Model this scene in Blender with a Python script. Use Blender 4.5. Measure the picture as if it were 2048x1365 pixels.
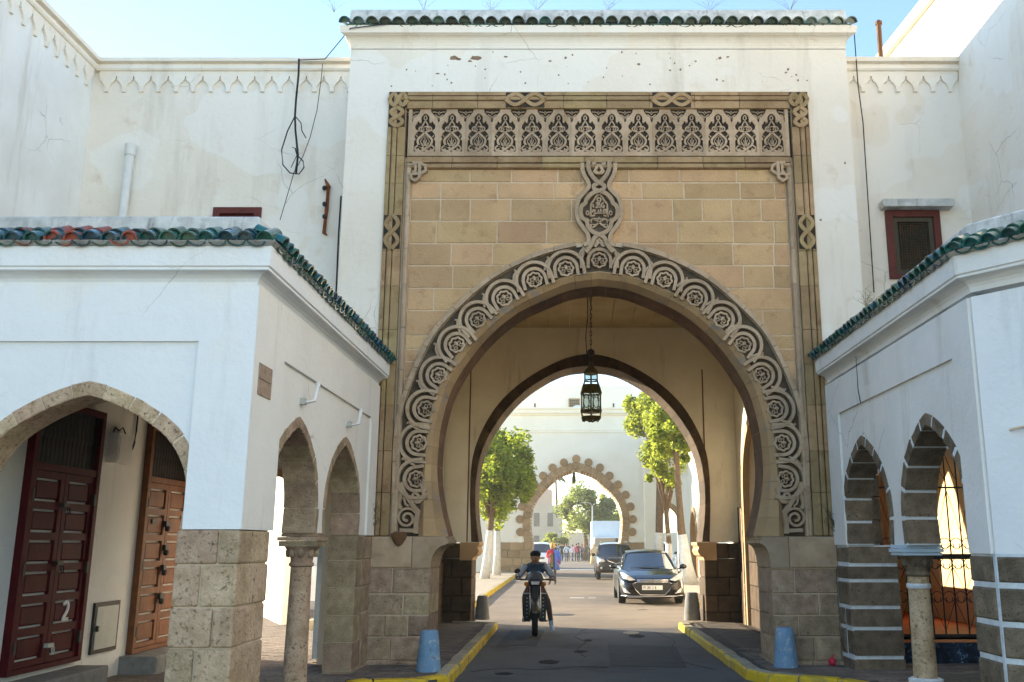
import bpy, bmesh, math, random
from mathutils import Vector, Matrix, geometry
R = math.radians
rnd = random.Random(11)
for o in list(bpy.data.objects): bpy.data.objects.remove(o)
scn = bpy.context.scene
C = scn.collection
# ------------------------------------------------------------------ camera, sky, sun, exposure
PITCH = math.atan(408/1850.); FPX = 1850.; EYE = 1.6
cam_d = bpy.data.cameras.new('camera'); cam = bpy.data.objects.new('camera', cam_d); C.objects.link(cam)
cam.location = (0, 0, EYE); cam.rotation_euler = (R(90)+PITCH, 0, 0)
cam_d.sensor_width = 36; cam_d.lens = FPX/2048*36; cam_d.shift_x = -(1141-1024)/2048; cam_d.shift_y = 0
cam_d.clip_start = .1; cam_d.clip_end = 3000
scn.camera = cam
SUN_AZ, SUN_EL = 60, 15            # degrees left of the street axis (+Y), degrees above the horizon
world = bpy.data.worlds.new('World'); scn.world = world; world.use_nodes = True
nt = world.node_tree; bg = nt.nodes['Background']
sky = nt.nodes.new('ShaderNodeTexSky'); sky.sky_type = 'NISHITA'; sky.sun_disc = False
sky.sun_elevation = R(SUN_EL); sky.sun_rotation = R(-SUN_AZ); sky.altitude = 50; sky.air_density = 1.0; sky.dust_density = .0; sky.ozone_density = 1.6
nt.links.new(sky.outputs[0], bg.inputs[0]); bg.inputs[1].default_value = .15
sun_d = bpy.data.lights.new('sun', 'SUN'); sun = bpy.data.objects.new('sun', sun_d); C.objects.link(sun)
sun_d.energy = 5.0; sun_d.angle = R(.5); sun_d.color = (1, .87, .68)
_s = Vector((-math.sin(R(SUN_AZ))*math.cos(R(SUN_EL)), math.cos(R(SUN_AZ))*math.cos(R(SUN_EL)), math.sin(R(SUN_EL))))
sun.rotation_euler = _s.to_track_quat('Z', 'Y').to_euler(); sun.location = (-20, 20, 30)
scn.view_settings.view_transform = 'Standard'; scn.view_settings.look = 'None'
scn.view_settings.exposure = 1.84; scn.view_settings.gamma = 1; scn.view_settings.use_curve_mapping = False
scn.render.engine = 'CYCLES'
scn.cycles.max_bounces = 8; scn.cycles.diffuse_bounces = 5

# ------------------------------------------------------------------ survey helpers: a point seen in the photo at a known distance, in metres
_c, _s2 = math.cos(PITCH), math.sin(PITCH)
def ray(u, v):
    a = (u-1141.)/FPX; b = (682.-v)/FPX
    return (a, _c-b*_s2, _s2+b*_c)
def pY(u, v, Y): r = ray(u, v); t = Y/r[1]; return (r[0]*t, EYE+r[2]*t)        # -> X, Z
def pX(u, v, X): r = ray(u, v); t = X/r[0]; return (r[1]*t, EYE+r[2]*t)        # -> Y, Z
def zv(v, Y): return pY(1141, v, Y)[1]

# ------------------------------------------------------------------ mesh builder
FG = lambda u, v, d: (u, d, v)            # face looking along Y: u = X, v = Z, d = Y
FS = lambda u, v, d: (d, u, v)            # face looking along X: u = Y, v = Z, d = X
FT = lambda u, v, d: (u, v, d)            # plan: u = X, v = Y, d = Z
class MB:
    def __init__(s): s.v = []; s.f = []; s.m = []; s.mi = 0
    def add(s, vs, fs):
        b = len(s.v); s.v += [tuple(p) for p in vs]; s.f += [tuple(i+b for i in f) for f in fs]; s.m += [s.mi]*len(fs)
    def box(s, x0, x1, y0, y1, z0, z1):
        s.add([(x0,y0,z0),(x1,y0,z0),(x1,y1,z0),(x0,y1,z0),(x0,y0,z1),(x1,y0,z1),(x1,y1,z1),(x0,y1,z1)],
              [(0,3,2,1),(4,5,6,7),(0,1,5,4),(1,2,6,5),(2,3,7,6),(3,0,4,7)])
    def slab(s, outer, holes, F, d0, d1):
        loops = [list(outer)] + [list(h) for h in holes]
        tris = geometry.tessellate_polygon([[Vector((p[0], p[1], 0)) for p in l] for l in loops])
        flat = [p for l in loops for p in l]; n = len(flat)
        vs = [F(p[0], p[1], d0) for p in flat] + [F(p[0], p[1], d1) for p in flat]
        fs = [tuple(t) for t in tris] + [tuple(i+n for i in reversed(t)) for t in tris]
        k = 0
        for l in loops:
            m = len(l)
            for i in range(m):
                j = (i+1) % m; fs.append((k+i, k+j, k+j+n, k+i+n))
            k += m
        s.add(vs, fs)
    def chip(s, poly, F, d0, d1, ch=.008):     # polygon block with chamfered front (front at d0)
        n = len(poly); cx = sum(p[0] for p in poly)/n; cy = sum(p[1] for p in poly)/n
        def ins(p):
            return (p[0]-math.copysign(min(ch, abs(p[0]-cx)*.3), p[0]-cx), p[1]-math.copysign(min(ch, abs(p[1]-cy)*.3), p[1]-cy))
        sg = 1 if d1 > d0 else -1
        a = [F(*ins(p), d0) for p in poly]; b = [F(p[0], p[1], d0+sg*ch) for p in poly]; c = [F(p[0], p[1], d1) for p in poly]
        fs = [tuple(range(n)), tuple(range(3*n-1, 2*n-1, -1))]
        for i in range(n):
            j = (i+1) % n; fs += [(i, i+n, j+n, j), (i+n, i+2*n, j+2*n, j+n)]
        s.add(a+b+c, fs)
    def ribbon(s, pts, w, F, d0, d1, closed=False):   # raised band of width w along a 2D polyline; front d0, root d1
        n = len(pts); L = []; Rr = []
        for i in range(n):
            if closed: p, q = pts[i-1], pts[(i+1) % n]
            else: p, q = pts[max(i-1, 0)], pts[min(i+1, n-1)]
            dx, dy = q[0]-p[0], q[1]-p[1]; l = math.hypot(dx, dy) or 1e-6
            ww = w(i/(n-1)) if callable(w) else w
            nx, ny = -dy/l*ww/2, dx/l*ww/2
            L.append((pts[i][0]+nx, pts[i][1]+ny)); Rr.append((pts[i][0]-nx, pts[i][1]-ny))
        vs = [F(*p, d0) for p in L]+[F(*p, d0) for p in Rr]+[F(*p, d1) for p in L]+[F(*p, d1) for p in Rr]
        fs = []
        for i in range(n if closed else n-1):
            j = (i+1) % n
            fs += [(i, j, j+n, i+n), (i, i+2*n, j+2*n, j), (i+n, j+n, j+3*n, i+3*n), (i+2*n, i+3*n, j+3*n, j+2*n)]
        if not closed: fs += [(0, n, 3*n, 2*n), (n-1, 3*n-1, 4*n-1, 2*n-1)]
        s.add(vs, fs)
    def tube(s, pts, r, n=6, closed=False):
        pts = [Vector(p) for p in pts]; m = len(pts); rings = []
        up = Vector((0, 0, 1))
        for i, p in enumerate(pts):
            if closed: t = pts[(i+1) % m]-pts[i-1]
            else: t = pts[min(i+1, m-1)]-pts[max(i-1, 0)]
            t.normalize(); a = t.cross(up)
            if a.length < .05: a = t.cross(Vector((0, 1, 0)))
            a.normalize(); b = t.cross(a); rr = r[i] if isinstance(r, (list, tuple)) else r
            rings.append([p+a*math.cos(2*math.pi*k/n)*rr+b*math.sin(2*math.pi*k/n)*rr for k in range(n)])
        vs = [q for rg in rings for q in rg]; fs = []
        for i in range(m if closed else m-1):
            for k in range(n):
                a, b = i*n+k, i*n+(k+1) % n; c, d = ((i+1) % m)*n+(k+1) % n, ((i+1) % m)*n+k
                fs.append((a, b, c, d))
        if not closed: fs += [tuple(range(n-1, -1, -1)), tuple((m-1)*n+k for k in range(n))]
        s.add(vs, fs)
    def lathe(s, prof, c=(0, 0, 0), n=20, rot=0, sx=1, sy=1):
        vs = []; fs = []; m = len(prof)
        for r, z in prof:
            for k in range(n):
                a = 2*math.pi*k/n+rot; vs.append((c[0]+r*math.cos(a)*sx, c[1]+r*math.sin(a)*sy, c[2]+z))
        for i in range(m-1):
            for k in range(n): fs.append((i*n+k, i*n+(k+1) % n, (i+1)*n+(k+1) % n, (i+1)*n+k))
        fs += [tuple(range(n-1, -1, -1)), tuple((m-1)*n+k for k in range(n))]
        s.add(vs, fs)
    def grid(s, f, nu, nv):
        vs = [f(i/nu, j/nv) for j in range(nv+1) for i in range(nu+1)]
        fs = [(j*(nu+1)+i, j*(nu+1)+i+1, (j+1)*(nu+1)+i+1, (j+1)*(nu+1)+i) for j in range(nv) for i in range(nu)]
        s.add(vs, fs)
    def ell(s, c, r, n=10, m=6, M=None):
        vs = []; fs = []
        for j in range(m+1):
            t = math.pi*j/m
            for k in range(n):
                a = 2*math.pi*k/n; p = Vector((r[0]*math.sin(t)*math.cos(a), r[1]*math.sin(t)*math.sin(a), r[2]*math.cos(t)))
                if M: p = M @ p
                vs.append((c[0]+p.x, c[1]+p.y, c[2]+p.z))
        for j in range(m):
            for k in range(n): fs.append((j*n+k, (j+1)*n+k, (j+1)*n+(k+1) % n, j*n+(k+1) % n))
        s.add(vs, fs)

WO = {}
def worg(o): return WO.get(o.name, Vector((0, 0, 0)))
def obj(name, mb, mat, parent=None, local=False, smooth=False, recalc=True, label=None):
    me = bpy.data.meshes.new(name)
    vs = mb.v
    if not local and vs:
        xs = [p[0] for p in vs]; ys = [p[1] for p in vs]; zs = [p[2] for p in vs]
        org = Vector(((min(xs)+max(xs))/2, (min(ys)+max(ys))/2, min(zs)))
        vs = [(p[0]-org.x, p[1]-org.y, p[2]-org.z) for p in vs]
    else: org = Vector((0, 0, 0))
    me.from_pydata(vs, [], mb.f)
    mats = mat if isinstance(mat, (list, tuple)) else [mat]
    for m in mats: me.materials.append(m)
    if len(mats) > 1: me.polygons.foreach_set('material_index', mb.m)
    if recalc:
        bm = bmesh.new(); bm.from_mesh(me); bmesh.ops.recalc_face_normals(bm, faces=bm.faces); bm.to_mesh(me); bm.free()
    if smooth:
        if smooth is True: me.polygons.foreach_set('use_smooth', [True]*len(me.polygons))
        else: me.shade_flat(); me.polygons.foreach_set('use_smooth', [True]*len(me.polygons)); me.set_sharp_from_angle(angle=R(smooth))
    o = bpy.data.objects.new(name, me); C.objects.link(o)
    if parent: o.parent = parent
    if local: WO[o.name] = worg(parent) if parent else Vector((0, 0, 0))
    else:
        o.location = org-(worg(parent) if parent else Vector((0, 0, 0))); WO[o.name] = org
    if label: o['label'] = label
    return o
def inst(src, name, loc, parent=None, rot=None, mat_over=None):     # a copy sharing mesh data, placed in world metres
    o = src.copy(); o.name = name; C.objects.link(o); o.parent = parent
    o.location = Vector(loc)-(worg(parent) if parent else Vector((0, 0, 0))); WO[o.name] = Vector(loc)
    if rot: o.rotation_euler = rot
    return o
def thing(name, label, cat, loc=(0, 0, 0), rotz=0, group=None):
    o = bpy.data.objects.new(name, None); C.objects.link(o); o.empty_display_size = .3
    o.location = loc; o.rotation_euler = (0, 0, rotz); o['label'] = label; o['category'] = cat
    if group: o['group'] = group
    WO[o.name] = Vector(loc); return o
def tag(o, label, cat, group=None):
    o['label'] = label; o['category'] = cat
    if group: o['group'] = group
    return o
def struct(name, mb, mat, parent=None, **k):
    o = obj(name, mb, mat, parent, **k); o['kind'] = 'structure'; return o
def stuff(o): o['kind'] = 'stuff'; return o

# ------------------------------------------------------------------ materials
def mat(name, c1, c2=None, scale=3., rough=.85, bump=.25, bscale=30., rv=0., hue=0., spec=.3, metal=0., spots=None, streak=None, coat=0., detail=8, thr=(.35, .65), bev=0., crack=0.):
    m = bpy.data.materials.new(name); m.use_nodes = True; n = m.node_tree.nodes; l = m.node_tree.links
    b = n['Principled BSDF']; b.inputs['Roughness'].default_value = rough; b.inputs['Metallic'].default_value = metal
    b.inputs['Specular IOR Level'].default_value = spec; b.inputs['Coat Weight'].default_value = coat; b.inputs['Coat Roughness'].default_value = .05
    geo = n.new('ShaderNodeNewGeometry'); pos = geo.outputs['Position']
    def noise(sc, det=8, rough=.6, vec=None):
        t = n.new('ShaderNodeTexNoise'); t.inputs['Scale'].default_value = sc; t.inputs['Detail'].default_value = det; t.inputs['Roughness'].default_value = rough
        l.new(vec or pos, t.inputs['Vector']); return t.outputs['Fac']
    def ramp(x, a, bb):
        r = n.new('ShaderNodeMapRange'); r.inputs[1].default_value = a; r.inputs[2].default_value = bb; r.clamp = True; l.new(x, r.inputs[0]); return r.outputs[0]
    def mix(f, A, B, mode='MIX'):
        x = n.new('ShaderNodeMix'); x.data_type = 'RGBA'; x.blend_type = mode
        if isinstance(f, float): x.inputs[0].default_value = f
        else: l.new(f, x.inputs[0])
        for i, q in ((6, A), (7, B)):
            if isinstance(q, tuple): x.inputs[i].default_value = (*q, 1)
            else: l.new(q, x.inputs[i])
        return x.outputs[2]
    col = c1
    if c2: col = mix(ramp(noise(scale, detail), *thr), c1, c2)
    if streak:                                        # rain streaks: noise stretched along Z
        mp = n.new('ShaderNodeMapping'); mp.inputs['Scale'].default_value = (1, 1, .12); l.new(pos, mp.inputs['Vector'])
        sc, cc, a, bb = streak; col = mix(ramp(noise(sc, 6, .65, mp.outputs[0]), a, bb), col, cc)
    if spots:
        for sc, cc, a, bb in spots: col = mix(ramp(noise(sc, 5, .7), a, bb), col, cc)
    if crack:                                         # repair patches with their own tone, and hairline cracks in places
        pt = noise(.55, 3, .5); col = mix(ramp(pt, .555, .565), col, mix(.45, col, (.82, .80, .75)) if not isinstance(col, tuple) else col)
        vo = n.new('ShaderNodeTexVoronoi'); vo.feature = 'DISTANCE_TO_EDGE'; vo.inputs['Scale'].default_value = 1.5
        wp = n.new('ShaderNodeMix'); wp.data_type = 'VECTOR'; wp.inputs[0].default_value = .16; nz = n.new('ShaderNodeTexNoise'); nz.inputs['Scale'].default_value = 3; nz.inputs['Detail'].default_value = 5; l.new(pos, nz.inputs['Vector']); l.new(pos, wp.inputs[4]); l.new(nz.outputs['Color'], wp.inputs[5]); l.new(wp.outputs[1], vo.inputs['Vector'])
        ln = ramp(vo.outputs['Distance'], .007, .002); mk = n.new('ShaderNodeMath'); mk.operation = 'MULTIPLY'; l.new(ln, mk.inputs[0]); l.new(ramp(noise(.8, 3, .5), .56, .64), mk.inputs[1])
        m2 = n.new('ShaderNodeMath'); m2.operation = 'MULTIPLY'; l.new(mk.outputs[0], m2.inputs[0]); m2.inputs[1].default_value = crack
        col = mix(m2.outputs[0], col, (.25, .22, .18))
    if rv or hue:
        oi = n.new('ShaderNodeObjectInfo'); hs = n.new('ShaderNodeHueSaturation')
        mv = n.new('ShaderNodeMapRange'); mv.inputs[3].default_value = 1-rv; mv.inputs[4].default_value = 1+rv; l.new(oi.outputs['Random'], mv.inputs[0]); l.new(mv.outputs[0], hs.inputs['Value'])
        w = n.new('ShaderNodeMath'); w.operation = 'MULTIPLY'; w.inputs[1].default_value = 7.31; l.new(oi.outputs['Random'], w.inputs[0])
        fr = n.new('ShaderNodeMath'); fr.operation = 'FRACT'; l.new(w.outputs[0], fr.inputs[0])
        mh = n.new('ShaderNodeMapRange'); mh.inputs[3].default_value = .5-hue; mh.inputs[4].default_value = .5+hue; l.new(fr.outputs[0], mh.inputs[0]); l.new(mh.outputs[0], hs.inputs['Hue'])
        if isinstance(col, tuple): hs.inputs['Color'].default_value = (*col, 1)
        else: l.new(col, hs.inputs['Color'])
        col = hs.outputs[0]
    if isinstance(col, tuple): b.inputs['Base Color'].default_value = (*col, 1)
    else: l.new(col, b.inputs['Base Color'])
    if bump:
        bp = n.new('ShaderNodeBump'); bp.inputs['Strength'].default_value = bump; bp.inputs['Distance'].default_value = .02
        l.new(noise(bscale, 6), bp.inputs['Height'])
        if bev:
            bv = n.new('ShaderNodeBevel'); bv.samples = 4; bv.inputs['Radius'].default_value = bev; l.new(bv.outputs[0], bp.inputs['Normal'])
        l.new(bp.outputs[0], b.inputs['Normal'])
    return m
M = {}
M['plaster'] = mat('white_plaster', (.80, .80, .77), (.71, .70, .66), 1.1, .9, .35, 14, streak=(2.8, (.52, .48, .41), .56, .80), spots=[(26, (.42, .37, .30), .73, .78)], crack=.6)
M['limewash'] = mat('bluish_limewash', (.83, .84, .83), (.77, .785, .785), .9, .9, .4, 12, streak=(2.6, (.58, .585, .56), .57, .80), spots=[(24, (.40, .38, .35), .74, .79)], crack=.5)
M['cream'] = mat('cream_plaster', (.80, .74, .645), (.75, .68, .575), .7, .9, .35, 12, streak=(2.2, (.58, .51, .41), .56, .80), spots=[(3.1, (.68, .57, .45), .58, .75), (19, (.36, .26, .18), .735, .77)], crack=.6)
M['warmwhite'] = mat('warm_white_plaster', (.83, .80, .74), (.76, .73, .67), 1., .9, .35, 13, streak=(3., (.58, .54, .46), .58, .82), spots=[(21, (.40, .33, .25), .735, .775)], crack=.6)
M['parapet'] = mat('weathered_parapet', (.66, .66, .63), (.40, .40, .38), 5, .95, .5, 25, streak=(9, (.16, .16, .15), .55, .72))
M['passage'] = mat('passage_plaster', (.80, .73, .58), (.70, .63, .48), 1.5, .9, .3, 14, streak=(2.5, (.36, .28, .17), .58, .8), spots=[(20, (.2, .15, .1), .74, .79)])
M['ceil'] = mat('ceiling_boards', (.42, .34, .19), (.33, .26, .13), 2, .8, .2, 20)
M['ashlar'] = mat('tan_ashlar', (.56, .37, .195), (.47, .305, .16), 1.8, .9, .7, 45, rv=.15, hue=.007, spots=[(5, (.36, .21, .10), .55, .74), (60, (.24, .16, .08), .68, .75)])
M['mortar'] = mat('pale_mortar', (.68, .55, .39), (.58, .46, .32), 6, .95, .4, 60)
M['carved'] = mat('carved_stone', (.47, .35, .235), (.37, .265, .17), 4, .9, .5, 50, rv=.14, spots=[(7, (.31, .20, .105), .56, .74), (34, (.17, .12, .075), .64, .74)], bev=.012)
M['frame'] = mat('frame_stone', (.39, .275, .145), (.29, .195, .095), 4, .9, .5, 50, rv=.16, hue=.01, spots=[(6, (.22, .13, .055), .54, .72), (38, (.13, .09, .05), .64, .74)], bev=.01)
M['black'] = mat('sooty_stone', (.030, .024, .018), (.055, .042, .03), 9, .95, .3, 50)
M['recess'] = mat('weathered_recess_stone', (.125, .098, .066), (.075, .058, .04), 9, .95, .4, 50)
M['roll'] = mat('archivolt_stone', (.46, .305, .155), (.36, .245, .135), 2.5, .85, .3, 30, rv=.10, spots=[(3.4, (.24, .235, .235), .55, .66), (40, (.25, .16, .09), .68, .76)])
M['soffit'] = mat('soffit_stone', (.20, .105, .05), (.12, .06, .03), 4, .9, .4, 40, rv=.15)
M['pier'] = mat('rough_grey_stone', (.45, .335, .225), (.28, .20, .125), 8, .95, .9, 55, rv=.20, hue=.015, spots=[(38, (.11, .09, .065), .58, .66), (5, (.20, .155, .09), .60, .74)])
M['rubble'] = mat('pitted_brown_stone', (.61, .45, .305), (.42, .295, .18), 6, .95, 1., 45, rv=.15, hue=.01, spots=[(26, (.16, .115, .065), .55, .66), (7, (.26, .17, .08), .60, .72), (60, (.66, .60, .5), .66, .74)])
M['darkstone'] = mat('dark_basalt_stone', (.24, .185, .125), (.13, .10, .066), 7, .95, .9, 50, rv=.22, spots=[(32, (.05, .04, .03), .58, .66), (6, (.26, .20, .12), .62, .74)])
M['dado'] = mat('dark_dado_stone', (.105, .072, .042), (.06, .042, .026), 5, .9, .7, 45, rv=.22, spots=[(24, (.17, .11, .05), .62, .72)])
M['whitemortar'] = mat('white_mortar', (.74, .79, .82), (.60, .64, .66), 12, .95, .6, 50)
M['tile'] = mat('green_glazed_tile', (.012, .115, .085), (.006, .06, .055), 12, .22, .3, 30, rv=.3, hue=.035, spec=.5, coat=.6, spots=[(18, (.03, .035, .03), .60, .72)])
M['tilered'] = mat('worn_red_tile', (.33, .07, .04), (.02, .07, .08), 13, .4, .3, 30, rv=.25, spec=.4, thr=(.48, .56), spots=[(20, (.03, .03, .035), .60, .70)])
M['tileblue'] = mat('blue_green_glazed_tile', (.01, .10, .14), (.008, .05, .07), 12, .22, .3, 30, rv=.3, hue=.03, spec=.5, coat=.6, spots=[(18, (.03, .035, .04), .60, .72)])
M['tiledark'] = mat('old_dark_green_tile', (.018, .06, .035), (.05, .05, .03), 10, .4, .3, 30, rv=.3, spots=[(15, (.10, .095, .06), .6, .7)])
M['asphalt'] = mat('asphalt', (.105, .103, .101), (.135, .131, .126), 1.2, .85, .9, 110, spots=[(75, (.20, .19, .18), .62, .70), (.6, (.065, .063, .06), .5, .66), (2.4, (.04, .04, .042), .66, .74)])
M['sunlit_ground'] = mat('sunlit_worn_asphalt', (.22, .175, .125), (.17, .135, .10), .8, .85, .5, 120, spots=[(90, (.25, .22, .18), .64, .72), (.45, (.14, .115, .09), .5, .7)])  # paler, warmer copy of the asphalt: sunlight beyond the gate put into the colour
M['paver'] = mat('brick_paver', (.20, .16, .125), (.14, .11, .09), 5, .9, .5, 60, rv=.25, hue=.015)
M['joint'] = mat('paver_joint', (.10, .085, .07), (.07, .06, .05), 8, .95, .3, 60)
M['kerb'] = mat('kerb_stone', (.42, .37, .27), (.30, .26, .19), 7, .9, .5, 50, rv=.15, spots=[(12, (.60, .46, .06), .58, .66)])
M['yellow'] = mat('yellow_kerb_paint', (.72, .50, .02), (.60, .40, .02), 6, .8, .5, 40, spots=[(11, (.34, .27, .14), .57, .65), (3, (.40, .30, .06), .55, .7)])
M['plaza'] = mat('plaza_paving', (.42, .35, .26), (.35, .29, .21), 2, .9, .4, 40)
M['red_door'] = mat('dark_red_paint', (.085, .006, .007), (.055, .004, .006), 5, .6, .25, 25, spots=[(20, (.17, .05, .04), .66, .74)], spec=.12)
M['brown_door'] = mat('brown_varnish', (.20, .080, .030), (.13, .05, .02), 7, .55, .3, 30, spots=[(9, (.12, .045, .02), .60, .72)], spec=.15)
M['iron'] = mat('wrought_iron', (.018, .015, .013), (.03, .022, .016), 20, .6, .2, 60, spec=.4)
M['rust'] = mat('rusty_iron', (.26, .075, .02), (.10, .035, .015), 14, .9, .5, 60)
M['darkwood'] = mat('dark_oxblood_wood', (.13, .028, .018), (.09, .02, .014), 8, .6, .25, 40)
M['lattice'] = mat('dark_lattice', (.025, .03, .02), (.015, .018, .013), 20, .7, .2, 40)
M['blackvoid'] = mat('unlit_depth_black', (.018, .014, .012), (.03, .02, .018), 9, .7, .2, 30)  # near-black sheets: the dark of unlit depth behind openings put into the colour
M['metalgrey'] = mat('grey_painted_metal', (.50, .51, .46), (.42, .43, .38), 6, .5, .15, 30)
M['white'] = mat('white_paint', (.80, .80, .78), (.72, .72, .70), 5, .6, .1, 30)
M['bluepaint'] = mat('blue_painted_concrete', (.15, .28, .43), (.22, .34, .47), 6, .85, .6, 40, spots=[(9, (.42, .47, .50), .56, .66), (16, (.12, .11, .10), .62, .68)])
M['greyconc'] = mat('grey_concrete', (.25, .25, .24), (.18, .18, .17), 9, .9, .5, 40)
M['palebl'] = mat('pale_blue_paint', (.52, .64, .74), (.44, .57, .68), 5, .7, .3, 30, streak=(8, (.40, .46, .5), .6, .75))
M['pvc'] = mat('white_pipe', (.70, .71, .69), (.6, .61, .58), 5, .5, .1, 30)
M['cable'] = mat('black_cable', (.015, .015, .016), None, rough=.6, bump=0)
M['ochre'] = mat('ochre_plaster', (.76, .56, .30), (.66, .47, .23), 2, .9, .3, 20, spots=[(12, (.34, .20, .08), .64, .76)])
M['terracotta'] = mat('terracotta_floor', (.42, .10, .025), (.32, .07, .02), 6, .6, .3, 40)
M['navy'] = mat('dark_blue_wash', (.03, .055, .10), (.015, .02, .03), 9, .8, .6, 45, thr=(.4, .6), spots=[(16, (.26, .42, .60), .58, .70)])
M['farwall'] = mat('far_cream_plaster', (.90, .84, .71), (.85, .78, .64), .8, .9, .2, 10)
M['farstone'] = mat('far_tan_stone', (.42, .28, .15), (.34, .22, .11), 2, .9, .4, 20, rv=.15)
M['plaque'] = mat('worn_tile_plaque', (.42, .29, .20), (.30, .22, .16), 14, .8, .4, 50, spots=[(22, (.06, .16, .10), .58, .66), (16, (.40, .10, .06), .62, .68)])
M['rubber'] = mat('black_rubber', (.018, .018, .018), None, rough=.8, bump=.1, bscale=80)
M['chrome'] = mat('chrome', (.75, .75, .76), None, rough=.15, metal=1., bump=0)
M['alloy'] = mat('alloy_rim', (.45, .45, .46), None, rough=.3, metal=1., bump=0)
# ================================================================== SETTING: ground
XG = .405; YG = 12.4
def catmull(P, k=6):
    P = [Vector((p[0], p[1])) for p in P]; out = []
    Q = [2*P[0]-P[1]]+P+[2*P[-1]-P[-2]]
    for i in range(1, len(Q)-2):
        for j in range(k):
            t = j/k; a, b, c, d = Q[i-1:i+3]
            out.append(tuple(.5*((2*b)+(c-a)*t+(2*a-5*b+4*c-d)*t*t+(-a+3*b-3*c+d)*t**3)))
    out.append(tuple(P[-1])); return out
def arch_pts(x0, x1, zs, za, n=14, pw=1.0, horse=0.):     # pointed arch outline (open curve, left foot to right foot), springing zs, apex za
    c = (x0+x1)/2; h = (x1-x0)/2; rise = za-zs; L = []
    # two-centred arch: circle through (h,0) and (0,rise), centre on springing line
    r = (h*h+rise*rise)/(2*h)
    for i in range(n+1):
        a0 = 0; a1 = math.asin(min(1, rise/r)); a = a1*i/n
        L.append((h-r+r*math.cos(a), r*math.sin(a)))
    right = [(c+x, zs+z) for x, z in L]; left = [(c-x, zs+z) for x, z in reversed(L)]
    return left[::-1][::1], right
def arch_open(x0, x1, zb, zs, za, n=14):                   # closed hole polygon of a doorway with pointed head
    l, r = arch_pts(x0, x1, zs, za, n)
    pts = [(x0, zb)]+[p for p in l]+[p for p in reversed(r)][1:]+[(x1, zb)]
    return pts
def grid_ground(x0, x1, y0, y1, z, nx=1, ny=1):
    b = MB(); b.grid(lambda u, v: (x0+(x1-x0)*u, y0+(y1-y0)*v, z), nx, ny); return b
b = grid_ground(-200, 200, -120, 260, -.03, 1, 1); struct('ground', b, M['plaza'], recalc=False)
b = grid_ground(-2.4, 3.2, -60, 19.0, 0); road = struct('road', b, M['asphalt'], recalc=False)
b = MB(); b.add([(-2.46, 19.001, 0), (3.4, 19.001, 0), (3.9, 75, 0), (-2.95, 75, 0)], [(0, 1, 2, 3)]); far_road = struct('road', b, M['sunlit_ground'], recalc=False)
b = grid_ground(-60, 60, 75.001, 147, .0); struct('far_square', b, M['sunlit_ground'], recalc=False)
PZ = .12
pavL = thing('pavement', '', 'x'); pavL['kind'] = 'structure'; del pavL['label']; del pavL['category']
pavR = thing('pavement', '', 'x'); pavR['kind'] = 'structure'; del pavR['label']; del pavR['category']
def bed(poly, par, nm='bed'):
    b = MB(); b.slab(poly, [], FT, PZ-.014, -.025); return obj(nm, b, M['joint'], par)
bed([(-9, 1), (-2.47, 1), (-2.47, 10.8), (-2.3, 11.02), (-1.52, 11.02), (-1.52, 18.8), (-2.42, 19.2), (-2.6, 26), (-9, 26)], pavL)
bed([(2.3, 11.6), (3.22, 10.95), (3.3, 1), (9, 1), (9, 12.5), (3.45, 12.5), (3.45, 24), (3.3, 24), (3.25, 19.2), (2.3, 18.8)], pavR)
b = MB(); b.slab([(-9, 26.01), (-2.62, 26.01), (-3.1, 75), (-9, 75)], [], FT, PZ, -.02); obj('flagging', b, M['plaza'], pavL)
b = MB(); b.slab([(3.42, 24.01), (9, 24.01), (9, 75), (3.9, 75)], [], FT, PZ, -.02); obj('flagging', b, M['plaza'], pavR)
# bricks of the pavements: nearest 280 a side as parts, the rest joined
def bricks(par, cells, near):
    base = MB(); base.chip([(-.112, -.05), (.112, -.05), (.112, .05), (-.112, .05)], FT, 0, -.03, .006)
    src = None; rest = MB()
    for i, (x, y, r) in enumerate(cells):
        dz = rnd.uniform(-.003, .003)
        if i < near:
            if src is None:
                src = obj('paving_brick', base, M['paver'], par, local=True); src.location = (x, y, PZ+dz)
            else: inst(src, 'paving_brick', (x, y, PZ+dz), par)
        else: rest.chip([(x-.112, y-.05), (x+.112, y-.05), (x+.112, y+.05), (x-.112, y+.05)], FT, PZ+dz, PZ-.03, .006)
    if rest.v: stuff(obj('brick_field', rest, M['paver'], par))
cl = []
for j in range(168):
    y = 8.2+j*.106
    for i in range(40):
        x = -1.72-i*.23-(.115 if j % 2 else 0)
        if y > 18.7 and x > -2.55: continue
        if y < 11.1 and x > -2.55: continue
        if x < -8.8 or (x < -2.75 and 12.35 < y < 13.3 and x > -3.3): continue
        cl.append((x, y, 0))
cl.sort(key=lambda c: abs(c[1]-12)+(0 if c[0] > -2.75 else 2 if c[0] > -5.5 else 40))
bricks(pavL, cl, 260)
cl = []
for j in range(98):
    y = 8.9+j*.106
    for i in range(18):
        x = 2.52+i*.23+(.115 if j % 2 else 0)
        if y < 11.7-(x-2.3)*.75 and x < 3.45: continue
        if y > 12.4 and x > 3.3: continue
        if x > 6.2: continue
        cl.append((x, y, 0))
cl.sort(key=lambda c: abs(c[1]-12)+(0 if c[0] < 4 else 2))
bricks(pavR, cl, 260)
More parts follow.
